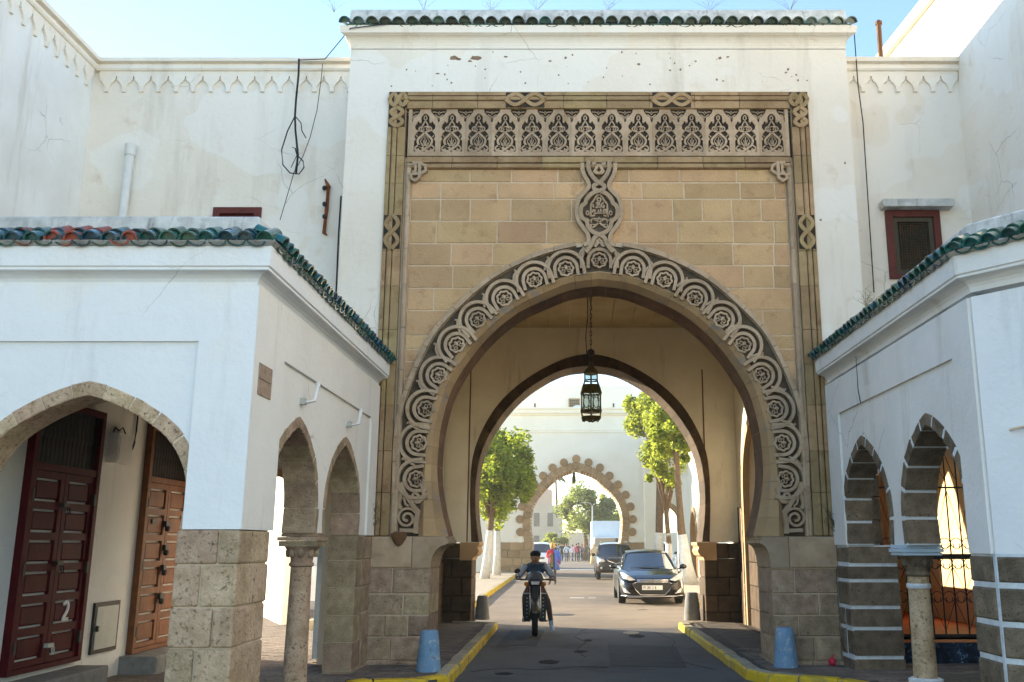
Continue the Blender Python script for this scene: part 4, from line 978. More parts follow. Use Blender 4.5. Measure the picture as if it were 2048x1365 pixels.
def double_door(y0, y1, z0, z1, x, m, rows, label, pan):
    t = thing('panelled_door', label, 'door', (x, (y0+y1)/2, z0))
    fr = .07; zt_ = z1+.72
    q = MB(); q.slab([(y0, z0), (y1, z0), (y1, zt_), (y0, zt_)], [[(y0+fr, z0+.05), (y1-fr, z0+.05), (y1-fr, zt_-fr), (y0+fr, zt_-fr)]], FS, x+.07, x-.02); obj('door_frame', q, M[m], t)
    q = MB(); q.box(x, x+.06, y0+fr, y1-fr, z1, z1+.07); obj('transom_bar', q, M[m], t)
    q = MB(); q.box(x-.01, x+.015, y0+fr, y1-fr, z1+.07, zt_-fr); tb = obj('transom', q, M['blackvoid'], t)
    k = 15
    for i in range(k):
        yy = y0+fr+(y1-y0-2*fr)*(i+.5)/k; q = MB(); q.tube([(x+.03, yy, z1+.07), (x+.03, yy, z1+.32), (x+.03, yy+.02, z1+.38), (x+.03, yy, z1+.44), (x+.03, yy, zt_-fr)], .006, 5); obj('transom_bar_rod', q, M['iron'], tb)
    ym = (y0+y1)/2
    for a, e in ((y0+fr, ym-.006), (ym+.006, y1-fr)):
        q = MB(); holes = []; rh = (z1-z0-.05-.06)/rows
        for r in range(rows):
            b0 = z0+.09+r*rh; holes.append([(a+.07, b0+.02), (e-.07, b0+.02), (e-.07, b0+rh-.055), (a+.07, b0+rh-.055)])
        q.slab([(a, z0+.055), (e, z0+.055), (e, z1-.006), (a, z1-.006)], holes, FS, x+.045, x+.005); lf = obj('door_leaf', q, M[m], t)
        for h in holes:
            q = MB(); g_ = [(h[0][0]-.006, h[0][1]-.006), (h[1][0]+.006, h[1][1]-.006), (h[2][0]+.006, h[2][1]+.006), (h[3][0]-.006, h[3][1]+.006)]
            q.chip([(p[0]+(.03 if p[0] < (a+e)/2 else -.03), p[1]+(.03 if p[1] < (h[0][1]+h[2][1])/2 else -.03)) for p in g_], FS, x+.036, x+.006, .012)
            obj('door_panel', q, M[m], lf)
        q = MB()
        for zz in (z0+.25, (z0+z1)/2, z1-.25):
            yy = a if a < ym-.1 else e
            hq = MB(); hq.box(x+.04, x+.075, yy-.02, yy+.02, zz-.06, zz+.06); obj('hinge', hq, M['iron'], lf)
    return t, ym
rd, ym = double_door(9.03, 10.36, .40, 2.33, -5.29, 'red_door', 6, 'dark red double door with a white number 2 chalked on its right leaf', 6)
for zz in (.62, 1.42, 2.0):
    q = MB(); q.box(-5.245, -5.20, ym-.05, ym+.06, zz-.02, zz+.02); q.tube([(-5.2, ym+.02, zz-.02), (-5.19, ym+.02, zz-.09), (-5.19, ym+.06, zz-.09), (-5.2, ym+.06, zz-.02)], .008, 5); obj('hasp', q, M['metalgrey'] if zz < 1.1 else M['iron'], rd)
q = MB(); F2 = lambda u, v, d: (d, 9.93+u*.12, .86+v*.15)
q.ribbon([(9.93+u*.11, .85+v*.17) for u, v in catmull([(.1, .85), (.5, 1.05), (.9, .8), (.75, .45), (.1, .0)], 4)+[(1.0, .02)]], .026, FS, -5.2365, -5.256); obj('painted_numeral', q, M['white'], rd)
bd, ym = double_door(11.55, 12.90, .33, 2.37, -5.29, 'brown_door', 6, 'brown varnished double door with black iron locks beside the corner pier', 6)
for zz, s in ((.95, .07), (1.30, .05), (1.55, .05), (1.85, .09)):
    q = MB(); q.box(-5.25, -5.20, ym-s, ym+s*.6, zz-.02, zz+.05); q.lathe([(.02, 0), (.035, .02), (.035, .06), (.015, .07)], (-5.2, ym-s*.5, zz-.08), 8); obj('door_lock', q, M['iron'], bd)
q = MB(); q.box(-5.245, -5.238, ym-.42, ym-.27, 1.86, 1.92); obj('letter_slot', q, M['iron'], bd)
q = MB(); q.chip([(11.4, 0.10), (13.0, .10), (13.0, .32), (11.4, .32)], FS, -4.86, -5.3, .02); tag(obj('door_step', q, M['greyconc']), 'pale grey stone step below the brown double door', 'step')
q = MB(); q.chip([(9.0, 0.10), (10.45, .10), (10.45, .34), (9.0, .34)], FS, -4.95, -5.3, .02); tag(obj('door_step', q, M['greyconc']), 'grey stone step below the dark red double door', 'step')
mb_ = thing('meter_box', 'white electricity meter box high on the wall between the two doors', 'box', (-5.25, 10.75, 2.55))
q = MB(); q.box(-5.3, -5.18, 10.6, 10.95, 2.52, 2.86); obj('case', q, M['white'], mb_); q = MB(); q.box(-5.185, -5.17, 10.63, 10.92, 2.55, 2.83); obj('lid', q, M['plaster'], mb_)
q = MB(); q.tube(catmull([(-5.27, 10.75, 0), (-5.27, 10.7, 0)], 2) and [(-5.26, 10.62, 2.86), (-5.26, 10.66, 2.93), (-5.26, 10.75, 2.90), (-5.26, 10.84, 2.95), (-5.26, 10.93, 2.87)], .008, 5); obj('wire', q, M['cable'], mb_)
q = MB(); q.tube([(-5.28, 11.22, 3.7), (-5.28, 11.22, 2.95), (-5.27, 11.18, 2.80), (-5.27, 11.14, 2.72)], .012, 6); tag(obj('conduit', q, M['cable']), 'dark cable hanging down the wall above the meter box', 'cable')
cb = thing('utility_cabinet', 'low pale grey metal cabinet door set in the shop wall', 'cabinet', (-5.27, 10.95, .43))
q = MB(); q.slab([(10.66, .42), (11.24, .42), (11.24, .97), (10.66, .97)], [[(10.70, .46), (11.20, .46), (11.20, .93), (10.70, .93)]], FS, -5.27, -5.31); obj('cabinet_frame', q, M['iron'], cb)
q = MB(); q.box(-5.3, -5.262, 10.705, 11.195, .465, .925); obj('cabinet_door', q, M['metalgrey'], cb)
q = MB(); q.box(-5.265, -5.24, 10.70, 10.73, .66, .72); obj('latch', q, M['iron'], cb)
# plaque and lamp brackets on the side wall
pq = thing('wall_plaque', 'worn reddish tile plaque near the corner of the left arcade', 'plaque', (-2.57, 7.66, 2.81))
for i in range(2):
    for j in range(2):
        q = MB(); q.chip([(7.5+i*.165, 2.81+j*.133), (7.66+i*.165, 2.81+j*.133), (7.66+i*.165, 2.94+j*.133), (7.5+i*.165, 2.94+j*.133)], FS, XL+.040, XL+.028, .004); obj('tile', q, M['plaque'], pq)
for y, z, lb in ((8.83, 2.98, 'small white spotlight fixed above the first side arch'), (10.72, 3.0, 'small white spotlight fixed above the second side arch')):
    t = thing('spotlight', lb, 'light', (XL, y, z), 0, 'wall spotlights')
    q = MB(); q.box(XL, XL+.05, y-.035, y+.035, z-.06, z); obj('bracket', q, M['metalgrey'], t)
    q = MB(); q.tube([(XL+.05, y, z-.04), (XL+.13, y+.02, z-.02), (XL+.14, y+.06, z+.16)], [.014, .018, .024], 8); obj('lamp_head', q, M['white'], t, smooth=40)
# pale blue board leaning in the second arch
b = MB(); b.box(-3.32, -3.02, 12.46, 12.52, .17, 2.5); tag(obj('door_leaf', b, M['palebl']), 'pale blue wooden door leaf standing inside the second side arch', 'door')

AR = thing('arcade', 'white arcade on the right with two narrow arches of dark stones and white joints', 'arcade', (3.6, 10, 0))
XR, XRi = 3.47, 3.79; ZR = 1.60
r1 = arch_curve(11.03, .80, ZR, 2.76); r2 = arch_curve(8.98, .745, ZR, 2.74)
h1, h2 = grow(r1, .10), grow(r2, .10)
b = MB(); b.slab([(7.77, 1.53), (8.2, 1.53), (8.2, ZR), (h2[0][0], ZR)]+h2[1:-1]+[(h2[-1][0], ZR), (h1[0][0], ZR)]+h1[1:-1]+[(h1[-1][0], ZR), (12.37, ZR), (12.37, 3.7), (7.77, 3.7)], [], FS, XR, XRi); obj('side_wall', b, M['plaster'], AR)
b = MB(); b.slab([(7.77, 1.53), (8.19, 1.53), (8.19, 3.245), (11.83, 3.255), (11.83, ZR), (12.355, ZR), (12.355, 3.695), (7.77, 3.695)], [], FS, XR-.03, XR-.001); obj('raised_surround', b, M['plaster'], AR)
for P in (r1, r2): arch_stones(AR, P, .12, FS, XR-.012, XRi+.008, 11, 'darkstone', gap=.034, mort='whitemortar')
column(AR, 3.63, 9.97, 1.20, 'rubble', 'darkstone')
for i, (w, z0, z1) in enumerate(((.20, 1.495, 1.525), (.215, 1.528, 1.565), (.20, 1.568, 1.60))):
    q = MB(); q.box(3.63-w, 3.63+w, 9.97-w*.95, 9.97+w*.95, z0, z1); obj('abacus', q, M['palebl'], AR)
q = MB(); q.lathe([(.17, -.01), (.17, .03), (.14, .045)], (3.63, 9.97, .235), 16); obj('column_ring', q, M['whitemortar'], AR)
q = MB(); q.lathe([(.117, 0), (.122, .012), (.122, .035), (.117, .05)], (3.63, 9.97, 1.16), 16); obj('column_ring', q, M['whitemortar'], AR)
zq = [.0, .26, .60, .85, 1.17, 1.36, 1.60]
for j in range(6):
    z0, z1 = zq[j]+.022, zq[j+1]-.022
    for a, e in (((11.84, 12.09), (12.13, 12.345)) if j in (1, 2) else ((11.84, 12.345),)):
        q = MB(); q.chip([(a, z0), (e, z0), (e, z1), (a, z1)], FS, XR-.014+rnd.uniform(-.008, .008), XRi+.29, .016); obj('pier_block', q, M['darkstone'], AR)
for j in range(4):
    q = MB(); q.chip([(XRi+.02, 1.62+j*.3), (4.07, 1.62+j*.3), (4.07, 1.90+j*.3), (XRi+.02, 1.90+j*.3)], FG, 12.33, 12.42, .012); obj('pier_block', q, M['darkstone'], AR)
q = MB(); q.box(XR-.002, XRi+.278, 11.852, 12.34, 0, 1.598); obj('pier_mortar', q, M['whitemortar'], AR)
# chamfered corner face
cd = Vector((.65, -.76)).normalized(); cn = Vector((-cd.y*-1, 0)); cn = Vector((cd.y, -cd.x)); cn = cn if cn.y < 0 else -cn
FCH = lambda u, v, d: (XR+cd.x*u+cn.x*d, 7.75+cd.y*u+cn.y*d, v)
b = MB(); b.slab([(0, 1.53), (3.2, 1.53), (3.2, 3.7), (0, 3.7)], [], FCH, 0.0, -.35); obj('corner_wall', b, M['limewash'], AR)
zq = [0, .30, .70, .98, 1.28, 1.53]
for j in range(5):
    z0, z1 = zq[j]+.022, zq[j+1]-.022; u = -.01; k = 0
    while u < 3.1:
        w_ = (.24, .5, .42, .55, .48)[(k+j*2) % 5]; q = MB(); q.chip([(u+.022, z0), (u+w_-.022, z0), (u+w_-.022, z1), (u+.022, z1)], FCH, .03+rnd.uniform(-.008, .008), -.3, .016); obj('quoin_stone', q, M['darkstone'], AR); u += w_; k += 1
    q = MB(); q.chip([(7.79, z0), (8.225, z0), (8.225, z1), (7.79, z1)], FS, XR-.022, XRi, .016); obj('quoin_stone', q, M['darkstone'], AR)
q = MB(); q.slab([(0, 0), (3.1, 0), (3.1, 1.528), (0, 1.528)], [], FCH, .012, -.29); q.box(XR-.006, XRi-.01, 7.76, 8.21, 0, 1.528); obj('quoin_mortar', q, M['whitemortar'], AR)
pathR = [(XR, 12.35), (XR, 7.75), (XR+cd.x*3.2, 7.75+cd.y*3.2)]; outR = [(-1, 0), (cn.x, cn.y)]
corR = [(o, z+.05) for o, z in corn]; parR = [(o, z+.05) for o, z in para]
obj('cornice', sweep_path(pathR, outR, corR), M['plaster'], AR); obj('parapet', sweep_path(pathR, outR, parR), M['parapet'], AR)
obj('tile_bed', sweep_path(pathR, outR, [(o, z+.05) for o, z in [(-.1, 4.001), (.135, 4.001), (.19, 4.03), (.17, 4.05), (.05, 4.10), (-.1, 4.10)]]), M['parapet'], AR)
tiles(AR, (XR-.215, 12.33, 4.08), (XR-.215, 7.72, 4.08), (-1, 0), lambda i, n: 'tileblue' if rnd.random() < .25 else 'tile', .156, .92, skip=(-1,))
tiles(AR, (XR-.10+cn.x*.10, 7.75+cn.y*.215, 4.08), (XR+cd.x*3.1+cn.x*.215, 7.75+cd.y*3.1+cn.y*.215, 4.08), (cn.x, cn.y), lambda i, n: 'tileblue' if rnd.random() < .3 else 'tile', .156, .92)
q = MB(); q.tube([FCH(.24, 2.52, .02), FCH(.24, 2.52, .05), FCH(.60, 2.56, .05), FCH(.60, 2.56, .02)], .012, 6); tag(obj('wall_hook', q, M['mortar']), 'thin pale rod fixed across the bluish corner wall on the right', 'rod')
# ---- iron grille of the arched opening right of the gateway
gr = thing('iron_grille', 'black wrought iron grille with scrolls closing the arched opening on the right', 'grille', (5.0, 12.62, .36))
YG_ = 12.66
def gtop(x):
    h = .89; u = abs(x-5.01)/h; return 1.9+1.08*math.sqrt(max(0, 1-u**1.7))
xs = [4.15+.1545*i for i in range(12)]
for x in xs:
    q = MB(); q.tube([(x, YG_, .44), (x, YG_, gtop(x)-.03)], .011, 6); obj('bar', q, M['iron'], gr)
for z, h, d in ((.44, .02, .012), (1.45, .035, .02), (2.36, .012, .012)):
    q = MB(); a = 4.10 if z < 2 else 4.14; e = 5.92 if z < 2 else 5.88; q.box(a, e, YG_-d, YG_+d, z-h, z+h); obj('rail', q, M['iron'], gr)
def cscroll(cx, cz, r, s, a0=0, a1=400):
    return [(cx+s*r*(1-a/700)*math.cos(R(a)), YG_, cz+r*(1-a/700)*math.sin(R(a))) for a in range(a0, a1, 30)]
for i in range(0, 11):
    x = xs[i]; xm = x+.077
    for zc_ in (1.36, .93, 1.62):
        for s in (-1, 1):
            q = MB(); q.tube([(xm+s*.0+s*.075*math.cos(R(a))*(1-max(0, -a)/400), YG_-.01, zc_+.075*math.sin(R(a))*(.95)) for a in range(90, -181, -30)], .006, 5); obj('scroll', q, M['iron'], gr)
    if i % 2 == 0 and i < 10:
        for z0, z1 in ((.50, .90), (1.0, 1.32), (1.75, 2.33)):
            q = MB(); q.tube([(x, YG_-.008, z1), (x+.1545, YG_-.008, z0), (x+.309, YG_-.008, z1)], .006, 5); obj('brace', q, M['iron'], gr)
    if gtop(x) > 2.6:
        q = MB(); q.tube([(x, YG_-.008, gtop(x)-.1), (x+.1, YG_-.008, 2.55), (x+.1545, YG_-.008, 2.45)], .006, 5); obj('brace', q, M['iron'], gr)
# ---- small things on the walls
dp = thing('drain_pipe', 'short white drain pipe on the left house wall above the arcade roof', 'pipe', (-6.6, 12.9, 5.6))
q = MB(); q.tube([(-6.58, 12.89, 7.30), (-6.60, 12.89, 5.4)], .062, 14); obj('pipe', q, M['pvc'], dp, smooth=40)
q = MB(); q.lathe([(.065, 0), (.078, .01), (.078, .13), (.085, .15), (.085, .18), (.05, .185)], (-6.58, 12.89, 7.27), 14); obj('socket', q, M['pvc'], dp, smooth=40)
cabl = thing('cable_bundle', 'black cables hanging in a loose loop from the roof edge of the left house', 'cable', (-4.2, 12.85, 7.2))
def pw(L, Y): return [(pY(u, v, Y)[0], Y, pY(u, v, Y)[1]) for u, v in L]
for L, r in (([(598, 118), (597, 150), (592, 200), (590, 232), (591, 260), (596, 310), (592, 348)], .016), ([(590, 232), (575, 262), (563, 300), (566, 330), (580, 346), (598, 348), (608, 335), (606, 322), (594, 310), (590, 296)], .010), ([(592, 234), (602, 246), (604, 262), (612, 276)], .008), ([(645, 128), (642, 160), (634, 220), (620, 275), (606, 312), (588, 345), (560, 440)], .006), ([(594, 310), (582, 335)], .006), ([(596, 312), (590, 340)], .005), ([(598, 300), (584, 294)], .005)):
    q = MB(); q.tube(pw(L, 12.84), r, 5); obj('cable', q, M['cable'], cabl)
q = MB(); q.tube([Vector(p) for p in pw([(598, 120), (650, 118)], 12.84)]+[Vector((-3.22, 12.24, 8.99)), Vector((-2.7, 12.23, 9.05))], .008, 5); tag(obj('wire', q, M['cable']), 'thin black wire running from the cables up to the gateway cornice', 'wire')
an = thing('wall_anchor', 'rusty iron anchor strip fixed to the left house beside the gateway', 'anchor', (-3.65, 12.96, 6.1))
q = MB(); q.tube(pw([(650, 358), (657, 372), (653, 420), (648, 466), (654, 470)], 12.95), [.012, .035, .03, .028, .012], 6); obj('strip', q, M['rust'], an)
for v in (376, 408, 433):
    q = MB(); x, z = pY(649, v, 12.92); q.ell((x, 12.92, z), (.035, .03, .04), 7, 5); obj('bolt', q, M['iron'], an)
q = MB(); q.tube(pw([(682, 392), (677, 470), (672, 590)], 12.96), .012, 5); q2 = tag(obj('conduit', q, M['cable']), 'thin dark conduit down the left house beside the gateway', 'cable')
q = MB(); q.tube(pw([(1708, 60), (1716, 170), (1726, 245), (1736, 400), (1748, 585)], 12.9), .009, 5); tag(obj('wire', q, M['cable']), 'long black wire hanging down the right house wall', 'wire')
q = MB(); q.tube([Vector((XR-.035, y, z)) for y, z in (pX(1716, 690, XR), pX(1722, 780, XR), pX(1727, 806, XR))], .006, 5); tag(obj('wire', q, M['cable']), 'thin wire end hanging down the right arcade wall', 'wire')
# patch of white plaster etc. left to light; red scrap on the pavement
q = MB(); q.ell((0, 0, .045), (.045, .04, .055), 9, 6); q.v = [(x+rnd.uniform(-.006, .006), y+rnd.uniform(-.006, .006), z+rnd.uniform(-.006, .006)) for x, y, z in q.v]
q.tube([(0, 0, .09), (.01, 0, .12), (.03, 0, .13)], .008, 5); o = obj('litter', q, mat('red_plastic', (.60, .02, .06), (.45, .02, .05), 20, rough=.4), None, local=True); o.location = (3.30, 12.25, PZ); tag(o, 'small crumpled red bag on the pavement by the right pier', 'litter')
# bollards
def bollard(loc, m, lab, sc=1.):
    q = MB(); prof_ = [(.152, 0), (.15, .02), (.118, .36), (.105, .445), (.092, .46), (.04, .463)]
    q.lathe([(r*sc, z*sc*1.02) for r, z in prof_], (0, 0, 0), 24); o = obj('bollard', q, M[m], None, local=True, smooth=35); o.location = loc; tag(o, lab, 'bollard', 'conical bollards'); return o
bollard((-1.71, 11.72, PZ), 'bluepaint', 'blue painted conical bollard beside the left gateway pier')
bollard((2.68, 12.1, PZ), 'bluepaint', 'blue painted conical bollard beside the right gateway pier')
bollard((-1.80, 19.62, PZ), 'greyconc', 'grey conical bollard at the far left end of the passage', 1.0)
bollard((2.46, 19.45, PZ), 'greyconc', 'grey conical bollard at the far right end of the passage', 1.15)
# weeds
def weed(loc, n, h, spread, lab, grp, col=(.20, .16, .08), r=.0028):
    q = MB()
    for i in range(n):
        a = rnd.uniform(0, 6.28); t = rnd.uniform(.3, 1)*spread; hh = h*rnd.uniform(.4, 1); p = []
        for k in range(5): p.append((t*math.cos(a)*(k/4)**1.5, t*math.sin(a)*(k/4)**1.5*.5, hh*k/4))
        q.tube(p, [r, r*.9, r*.8, r*.6, r*.4], 4)
        for k in range(3):
            s = Vector(p[4-k % 3]); q.tube([s, s+Vector((rnd.uniform(-.06, .06), rnd.uniform(-.03, .03), rnd.uniform(.01, .07)))], r*.6, 3)
    mm = mat('dry_weed', col, None, bump=0); o = obj('weed', q, mm, None, local=True); o.location = loc; tag(o, lab, 'weed', grp); return o
for x, lw_ in ((-3.55, 'dry weed at the far left end of the gateway parapet'), (-2.2, 'dry weed on the gateway parapet above the left frame edge'), (-1.2, 'dry weed on the gateway parapet left of the middle'), (-.5, 'tall dry weed on the gateway parapet near the middle'), (.55, 'dry weed on the gateway parapet above the medallion'), (2.1, 'wide dry weed on the gateway parapet right of the middle'), (3.3, 'dry weed at the right end of the gateway parapet')): weed((x, 12.5, 9.41), 7, rnd.uniform(.25, .55), .35, lw_, 'weeds on the gateway roof')
weed((-2.66, 12.30, 1.72), 14, .42, .22, 'dead weed sprouting beside the left foot of the carved panel', 'weeds beside the panel', (.09, .08, .04), .006)
weed((3.47, 12.30, 1.72), 14, .42, .22, 'dead weed sprouting beside the right foot of the carved panel', 'weeds beside the panel', (.09, .08, .04), .006)
weed((-6.1, 7.45, 4.3), 8, .5, .15, 'dry weed on the parapet of the left arcade', 'weeds on the arcades')
weed((3.5, 10.6, 4.35), 10, .22, .2, 'short dry weed on the parapet of the right arcade', 'weeds on the arcades')
# ================================================================== LANTERN in the passage
def lantern(x, y, zb, s, label, ztop, hexn=6, detail=True):
    t = thing('hanging_lantern', label, 'lantern', (x, y, zb))
    LM = M.get('brass') or mat('aged_brass', (.20, .15, .045), (.08, .085, .04), 14, rough=.45, metal=.7, bump=.3, bscale=60); M['brass'] = LM
    GM = M.get('lglass') or None
    if GM is None:
        GM = bpy.data.materials.new('lantern_glass'); GM.use_nodes = True; n = GM.node_tree.nodes; l = GM.node_tree.links; bsdf = n['Principled BSDF']
        bsdf.inputs['Base Color'].default_value = (.75, .78, .72, 1); bsdf.inputs['Roughness'].default_value = .3; bsdf.inputs['Transmission Weight'].default_value = .0
        tr = n.new('ShaderNodeBsdfTranslucent'); tr.inputs['Color'].default_value = (.8, .8, .72, 1); tp = n.new('ShaderNodeBsdfTransparent'); tp.inputs['Color'].default_value = (.92, .95, .93, 1)
        m1 = n.new('ShaderNodeMixShader'); m1.inputs[0].default_value = .82; l.new(bsdf.outputs[0], m1.inputs[1]); l.new(tp.outputs[0], m1.inputs[2]); l.new(m1.outputs[0], n['Material Output'].inputs[0]); M['lglass'] = GM
    def P(r, a, z): return (x+r*s*math.cos(a), y+r*s*math.sin(a), zb+z*s)
    prof_ = [(.19, .0), (.215, .14), (.215, .52), (.17, .66), (.14, .74), (.14, .90), (.09, .98)]
    A6 = [2*math.pi*k/hexn+R(30) for k in range(hexn)]
    if not detail:
        q = MB(); q.lathe([(r*s, z*s) for r, z in prof_], (x, y, zb), hexn, R(30)); obj('body', q, LM, t)
    else:
        for a in A6:
            q = MB(); q.tube([P(r, a, z) for r, z in prof_], .014*s, 6); obj('rib', q, LM, t)
        for (r, z), h in zip([(.19, .02), (.22, .15), (.22, .50), (.175, .65), (.145, .75), (.145, .89)], (.03, .02, .02, .02, .015, .015)):
            q = MB()
            for w in (0,): q.tube([P(r, a, z) for a in A6], h*s, 6, closed=True)
            obj('band', q, LM, t)
        for k, a in enumerate(A6):
            b2 = A6[(k+1) % hexn]
            def W(u, z, r): p, q_ = Vector(P(r, a, z)), Vector(P(r, b2, z)); return tuple(p+(q_-p)*u)
            for (z0, r0, z1, r1) in ((.15, .21, .51, .21), (.53, .205, .64, .172), (.75, .138, .89, .138)):
                q = MB(); vs = [W(.06, z0, r0), W(.94, z0, r0), W(.94, z1, r1), W(.06, z1, r1)]; cc = Vector((x, y, 0)); v2 = [tuple(Vector(p)+((cc-Vector((p[0], p[1], 0))).normalized()*.006)) for p in vs]
                q.add(vs+v2, [(0, 1, 2, 3), (7, 6, 5, 4), (0, 4, 5, 1), (1, 5, 6, 2), (2, 6, 7, 3), (3, 7, 4, 0)]); pn = obj('pane' if z0 != .53 else 'pierced_panel', q, GM if z0 != .53 else LM, t)
                if z0 == .15:
                    q = MB(); cx = .5; ring = [W(.5+.30*math.cos(t_), .33+.13*math.sin(t_), .216) for t_ in [2*math.pi*i/14 for i in range(14)]]
                    q.tube(ring, .009*s, 4, closed=True)
                    for u0, z0_, u1, z1_ in ((.06, .16, .28, .24), (.94, .16, .72, .24), (.06, .50, .28, .42), (.94, .50, .72, .42)): q.tube([W(u0, z0_, .214), W((u0+u1)/2+.02, (z0_+z1_)/2+.02, .216), W(u1, z1_, .214)], .010*s, 4)
                    obj('filigree', q, LM, pn)
        for k in range(hexn):
            a = A6[k]; b2 = A6[(k+1) % hexn]; q = MB(); mid = (a+b2)/2
            q.tube([P(.19, a, .02), P(.17, (a*2+mid)/3, -.035), P(.165, mid, .0), P(.17, (b2*2+mid)/3, -.035), P(.19, b2, .02)], .016*s, 5); obj('foot_scallop', q, LM, t)
        q = MB(); q.lathe([(.18*s, .12*s), (.21*s, .15*s), (.05*s, .16*s), (.0, .16*s)], (x, y, zb), hexn, R(30)); obj('base_tray', q, LM, t)
    q = MB(); q.lathe([(.15*s, .90*s), (.13*s, .95*s), (.06*s, 1.01*s), (.035*s, 1.08*s), (.045*s, 1.10*s), (.02*s, 1.14*s)], (x, y, zb), 12); obj('dome', q, LM, t, smooth=40)
    zc_ = zb+1.14*s
    q = MB(); q.ell((x, y, zc_+.17*s), (.075*s, .075*s, .075*s), 12, 8); obj('ball', q, M['iron'], t, smooth=True)
    q = MB(); q.tube([(x, y, zc_-.02), (x, y, zc_+.1*s)], .012*s, 5); obj('hook', q, M['iron'], t)
    z = zc_+.24*s; k = 0
    L = ztop-z; nl = max(3, int(L/(.075 if detail else .3)))
    for i in range(nl):
        q = MB(); zz = z+L*(i+.5)/nl; h = L/nl*.62; pts = [((.018*math.cos(t_) if i % 2 else 0)+x, (0 if i % 2 else .018*math.cos(t_))+y, zz+h*math.sin(t_)) for t_ in [2*math.pi*j/8 for j in range(8)]]
        q.tube(pts, .006, 4, closed=True); obj('chain_link', q, M['iron'], t)
    return t
lantern(.36, 16.0, 3.74, .90, 'large hexagonal brass and glass lantern hanging in the gateway passage', 6.1)
q = MB(); q.tube([(.30, 16.02, 4.75), (.27, 16.03, 5.2), (.31, 16.02, 5.6), (.30, 16.0, 6.1)], .008, 5); tag(obj('lamp_cord', q, M['cable']), 'dark electric cord beside the chain of the large lantern', 'cord')

# ================================================================== STREET BEYOND
fg = thing('far_gateway', 'sunlit white far gateway with lobed stone arch at the end of the street', 'gateway', (.33, 54, 0))
FGX, FGY = .33, 54.
H = [(FGX-pY(940+x/3.592, 740+y/3.592, 54)[0], pY(940+x/3.592, 740+y/3.592, 54)[1]) for x, y in ((745, 712), (640, 758), (560, 828), (500, 892), (457, 962), (436, 1040), (431, 1100), (438, 1190), (446, 1240))]; H[0] = (0, H[0][1]); H[-1] = (H[-1][0], 1.75)
H = resample(catmull(H, 5), 30); HF = [(FGX-x, z) for x, z in reversed(H)]+[(FGX+x, z) for x, z in H[1:]]
b = MB(); b.slab([(-9, 0), (FGX-2.55, 0), (FGX-2.55, 1.75)]+HF+[(FGX+2.55, 1.75), (FGX+2.55, 0), (4.0, 0), (4.0, 9.15), (-9, 9.15)], [], FG, FGY, FGY+2.5); obj('front_wall', b, M['farwall'], fg)
b = MB(); b.box(4.0, 5.3, FGY+.12, FGY+2.5, 0, 8.9); obj('side_bay', b, M['farwall'], fg)
for z0, z1, o in ((8.02, 8.10, .06), (8.16, 8.20, .04), (9.05, 9.15, .10), (9.15, 9.38, .22), (9.38, 9.48, .30)):
    b = MB(); b.box(-9, 4.0+o, FGY-o, FGY+1, z0, z1); obj('cornice', b, M['farwall'], fg)
b = MB(); b.box(-9, 3.9, FGY+4, FGY+8, 9.0, 11.5); uw = obj('upper_storey', b, M['farwall'], fg)
b = MB(); b.slab([(-.12, 9.75), (.60, 9.75), (.60, 10.65), (-.12, 10.65)], [[(-.04, 9.83), (.52, 9.83), (.52, 10.57), (-.04, 10.57)]], FG, FGY+3.9, FGY+4.02); wn = obj('window', b, M['farstone'], fg)
b = MB(); b.box(-.04, .52, FGY+3.97, FGY+3.99, 9.83, 10.57); obj('pane', b, mat('dim_glass', (.10, .10, .09), None, rough=.2, bump=0), wn)
for i in range(4):
    b = MB(); b.box(.07+i*.11, .10+i*.11, FGY+3.91, FGY+3.95, 9.83, 10.57); obj('window_bar', b, M['farstone'], wn)
for i in range(4):
    b = MB(); b.box(-.04, .52, FGY+3.92, FGY+3.955, 9.96+i*.15, 9.99+i*.15); obj('window_bar', b, M['farstone'], wn)
for x in (-2.25, 2.72):
    b = MB(); b.box(x-.04, x+.04, FGY+3.97, FGY+4.02, 9.75, 10.35); obj('slit_window', b, M['blackvoid'], fg)
q = MB(); q.lathe([(.36, .12), (.33, .05), (.2, .01), (.02, 0)], (0, 0, 0), 16); q.v = [(x+.42, FGY+3.6+z, 9.85+y) for x, y, z in q.v]; q.tube([(.42, FGY+3.62, 9.85), (.42, FGY+3.7, 9.5), (.42, FGY+3.95, 9.48)], .03, 5); tag(obj('satellite_dish', q, M['white']), 'white satellite dish below the grilled window of the far gateway', 'dish')
# ring and lobes
HO = grow(HF[::-1], -.0)[::-1]
def out_at(P, i):
    a, c = P[max(i-1, 0)], P[min(i+1, len(P)-1)]; dx, dz = c[0]-a[0], c[1]-a[1]; l = math.hypot(dx, dz); return (-dz/l, dx/l)
HG = grow(HF, .44)
arch_stones(fg, HF, .42, FG, FGY-.10, FGY+2.4, 33, 'farstone', gap=.02)
Lp = resample(HG, 18)
src = None
for i in range(1, 18):
    c = Lp[i]; nx, nz = out_at(Lp, i); q = MB(); cx, cz = c[0]+nx*.15, c[1]+nz*.15
    q.chip([(cx+.235*math.cos(a), cz+.235*math.sin(a)) for a in [2*math.pi*k/18 for k in range(18)]], FG, FGY-.14, FGY+.2, .03); lo = obj('lobe', q, M['farstone'], fg)
    q = MB(); q.ribbon([(cx+.15*math.cos(a), cz+.15*math.sin(a)) for a in [2*math.pi*k/14 for k in range(14)]], .05, FG, FGY-.165, FGY-.13, True); obj('lobe_ring', q, M['farstone'], lo)
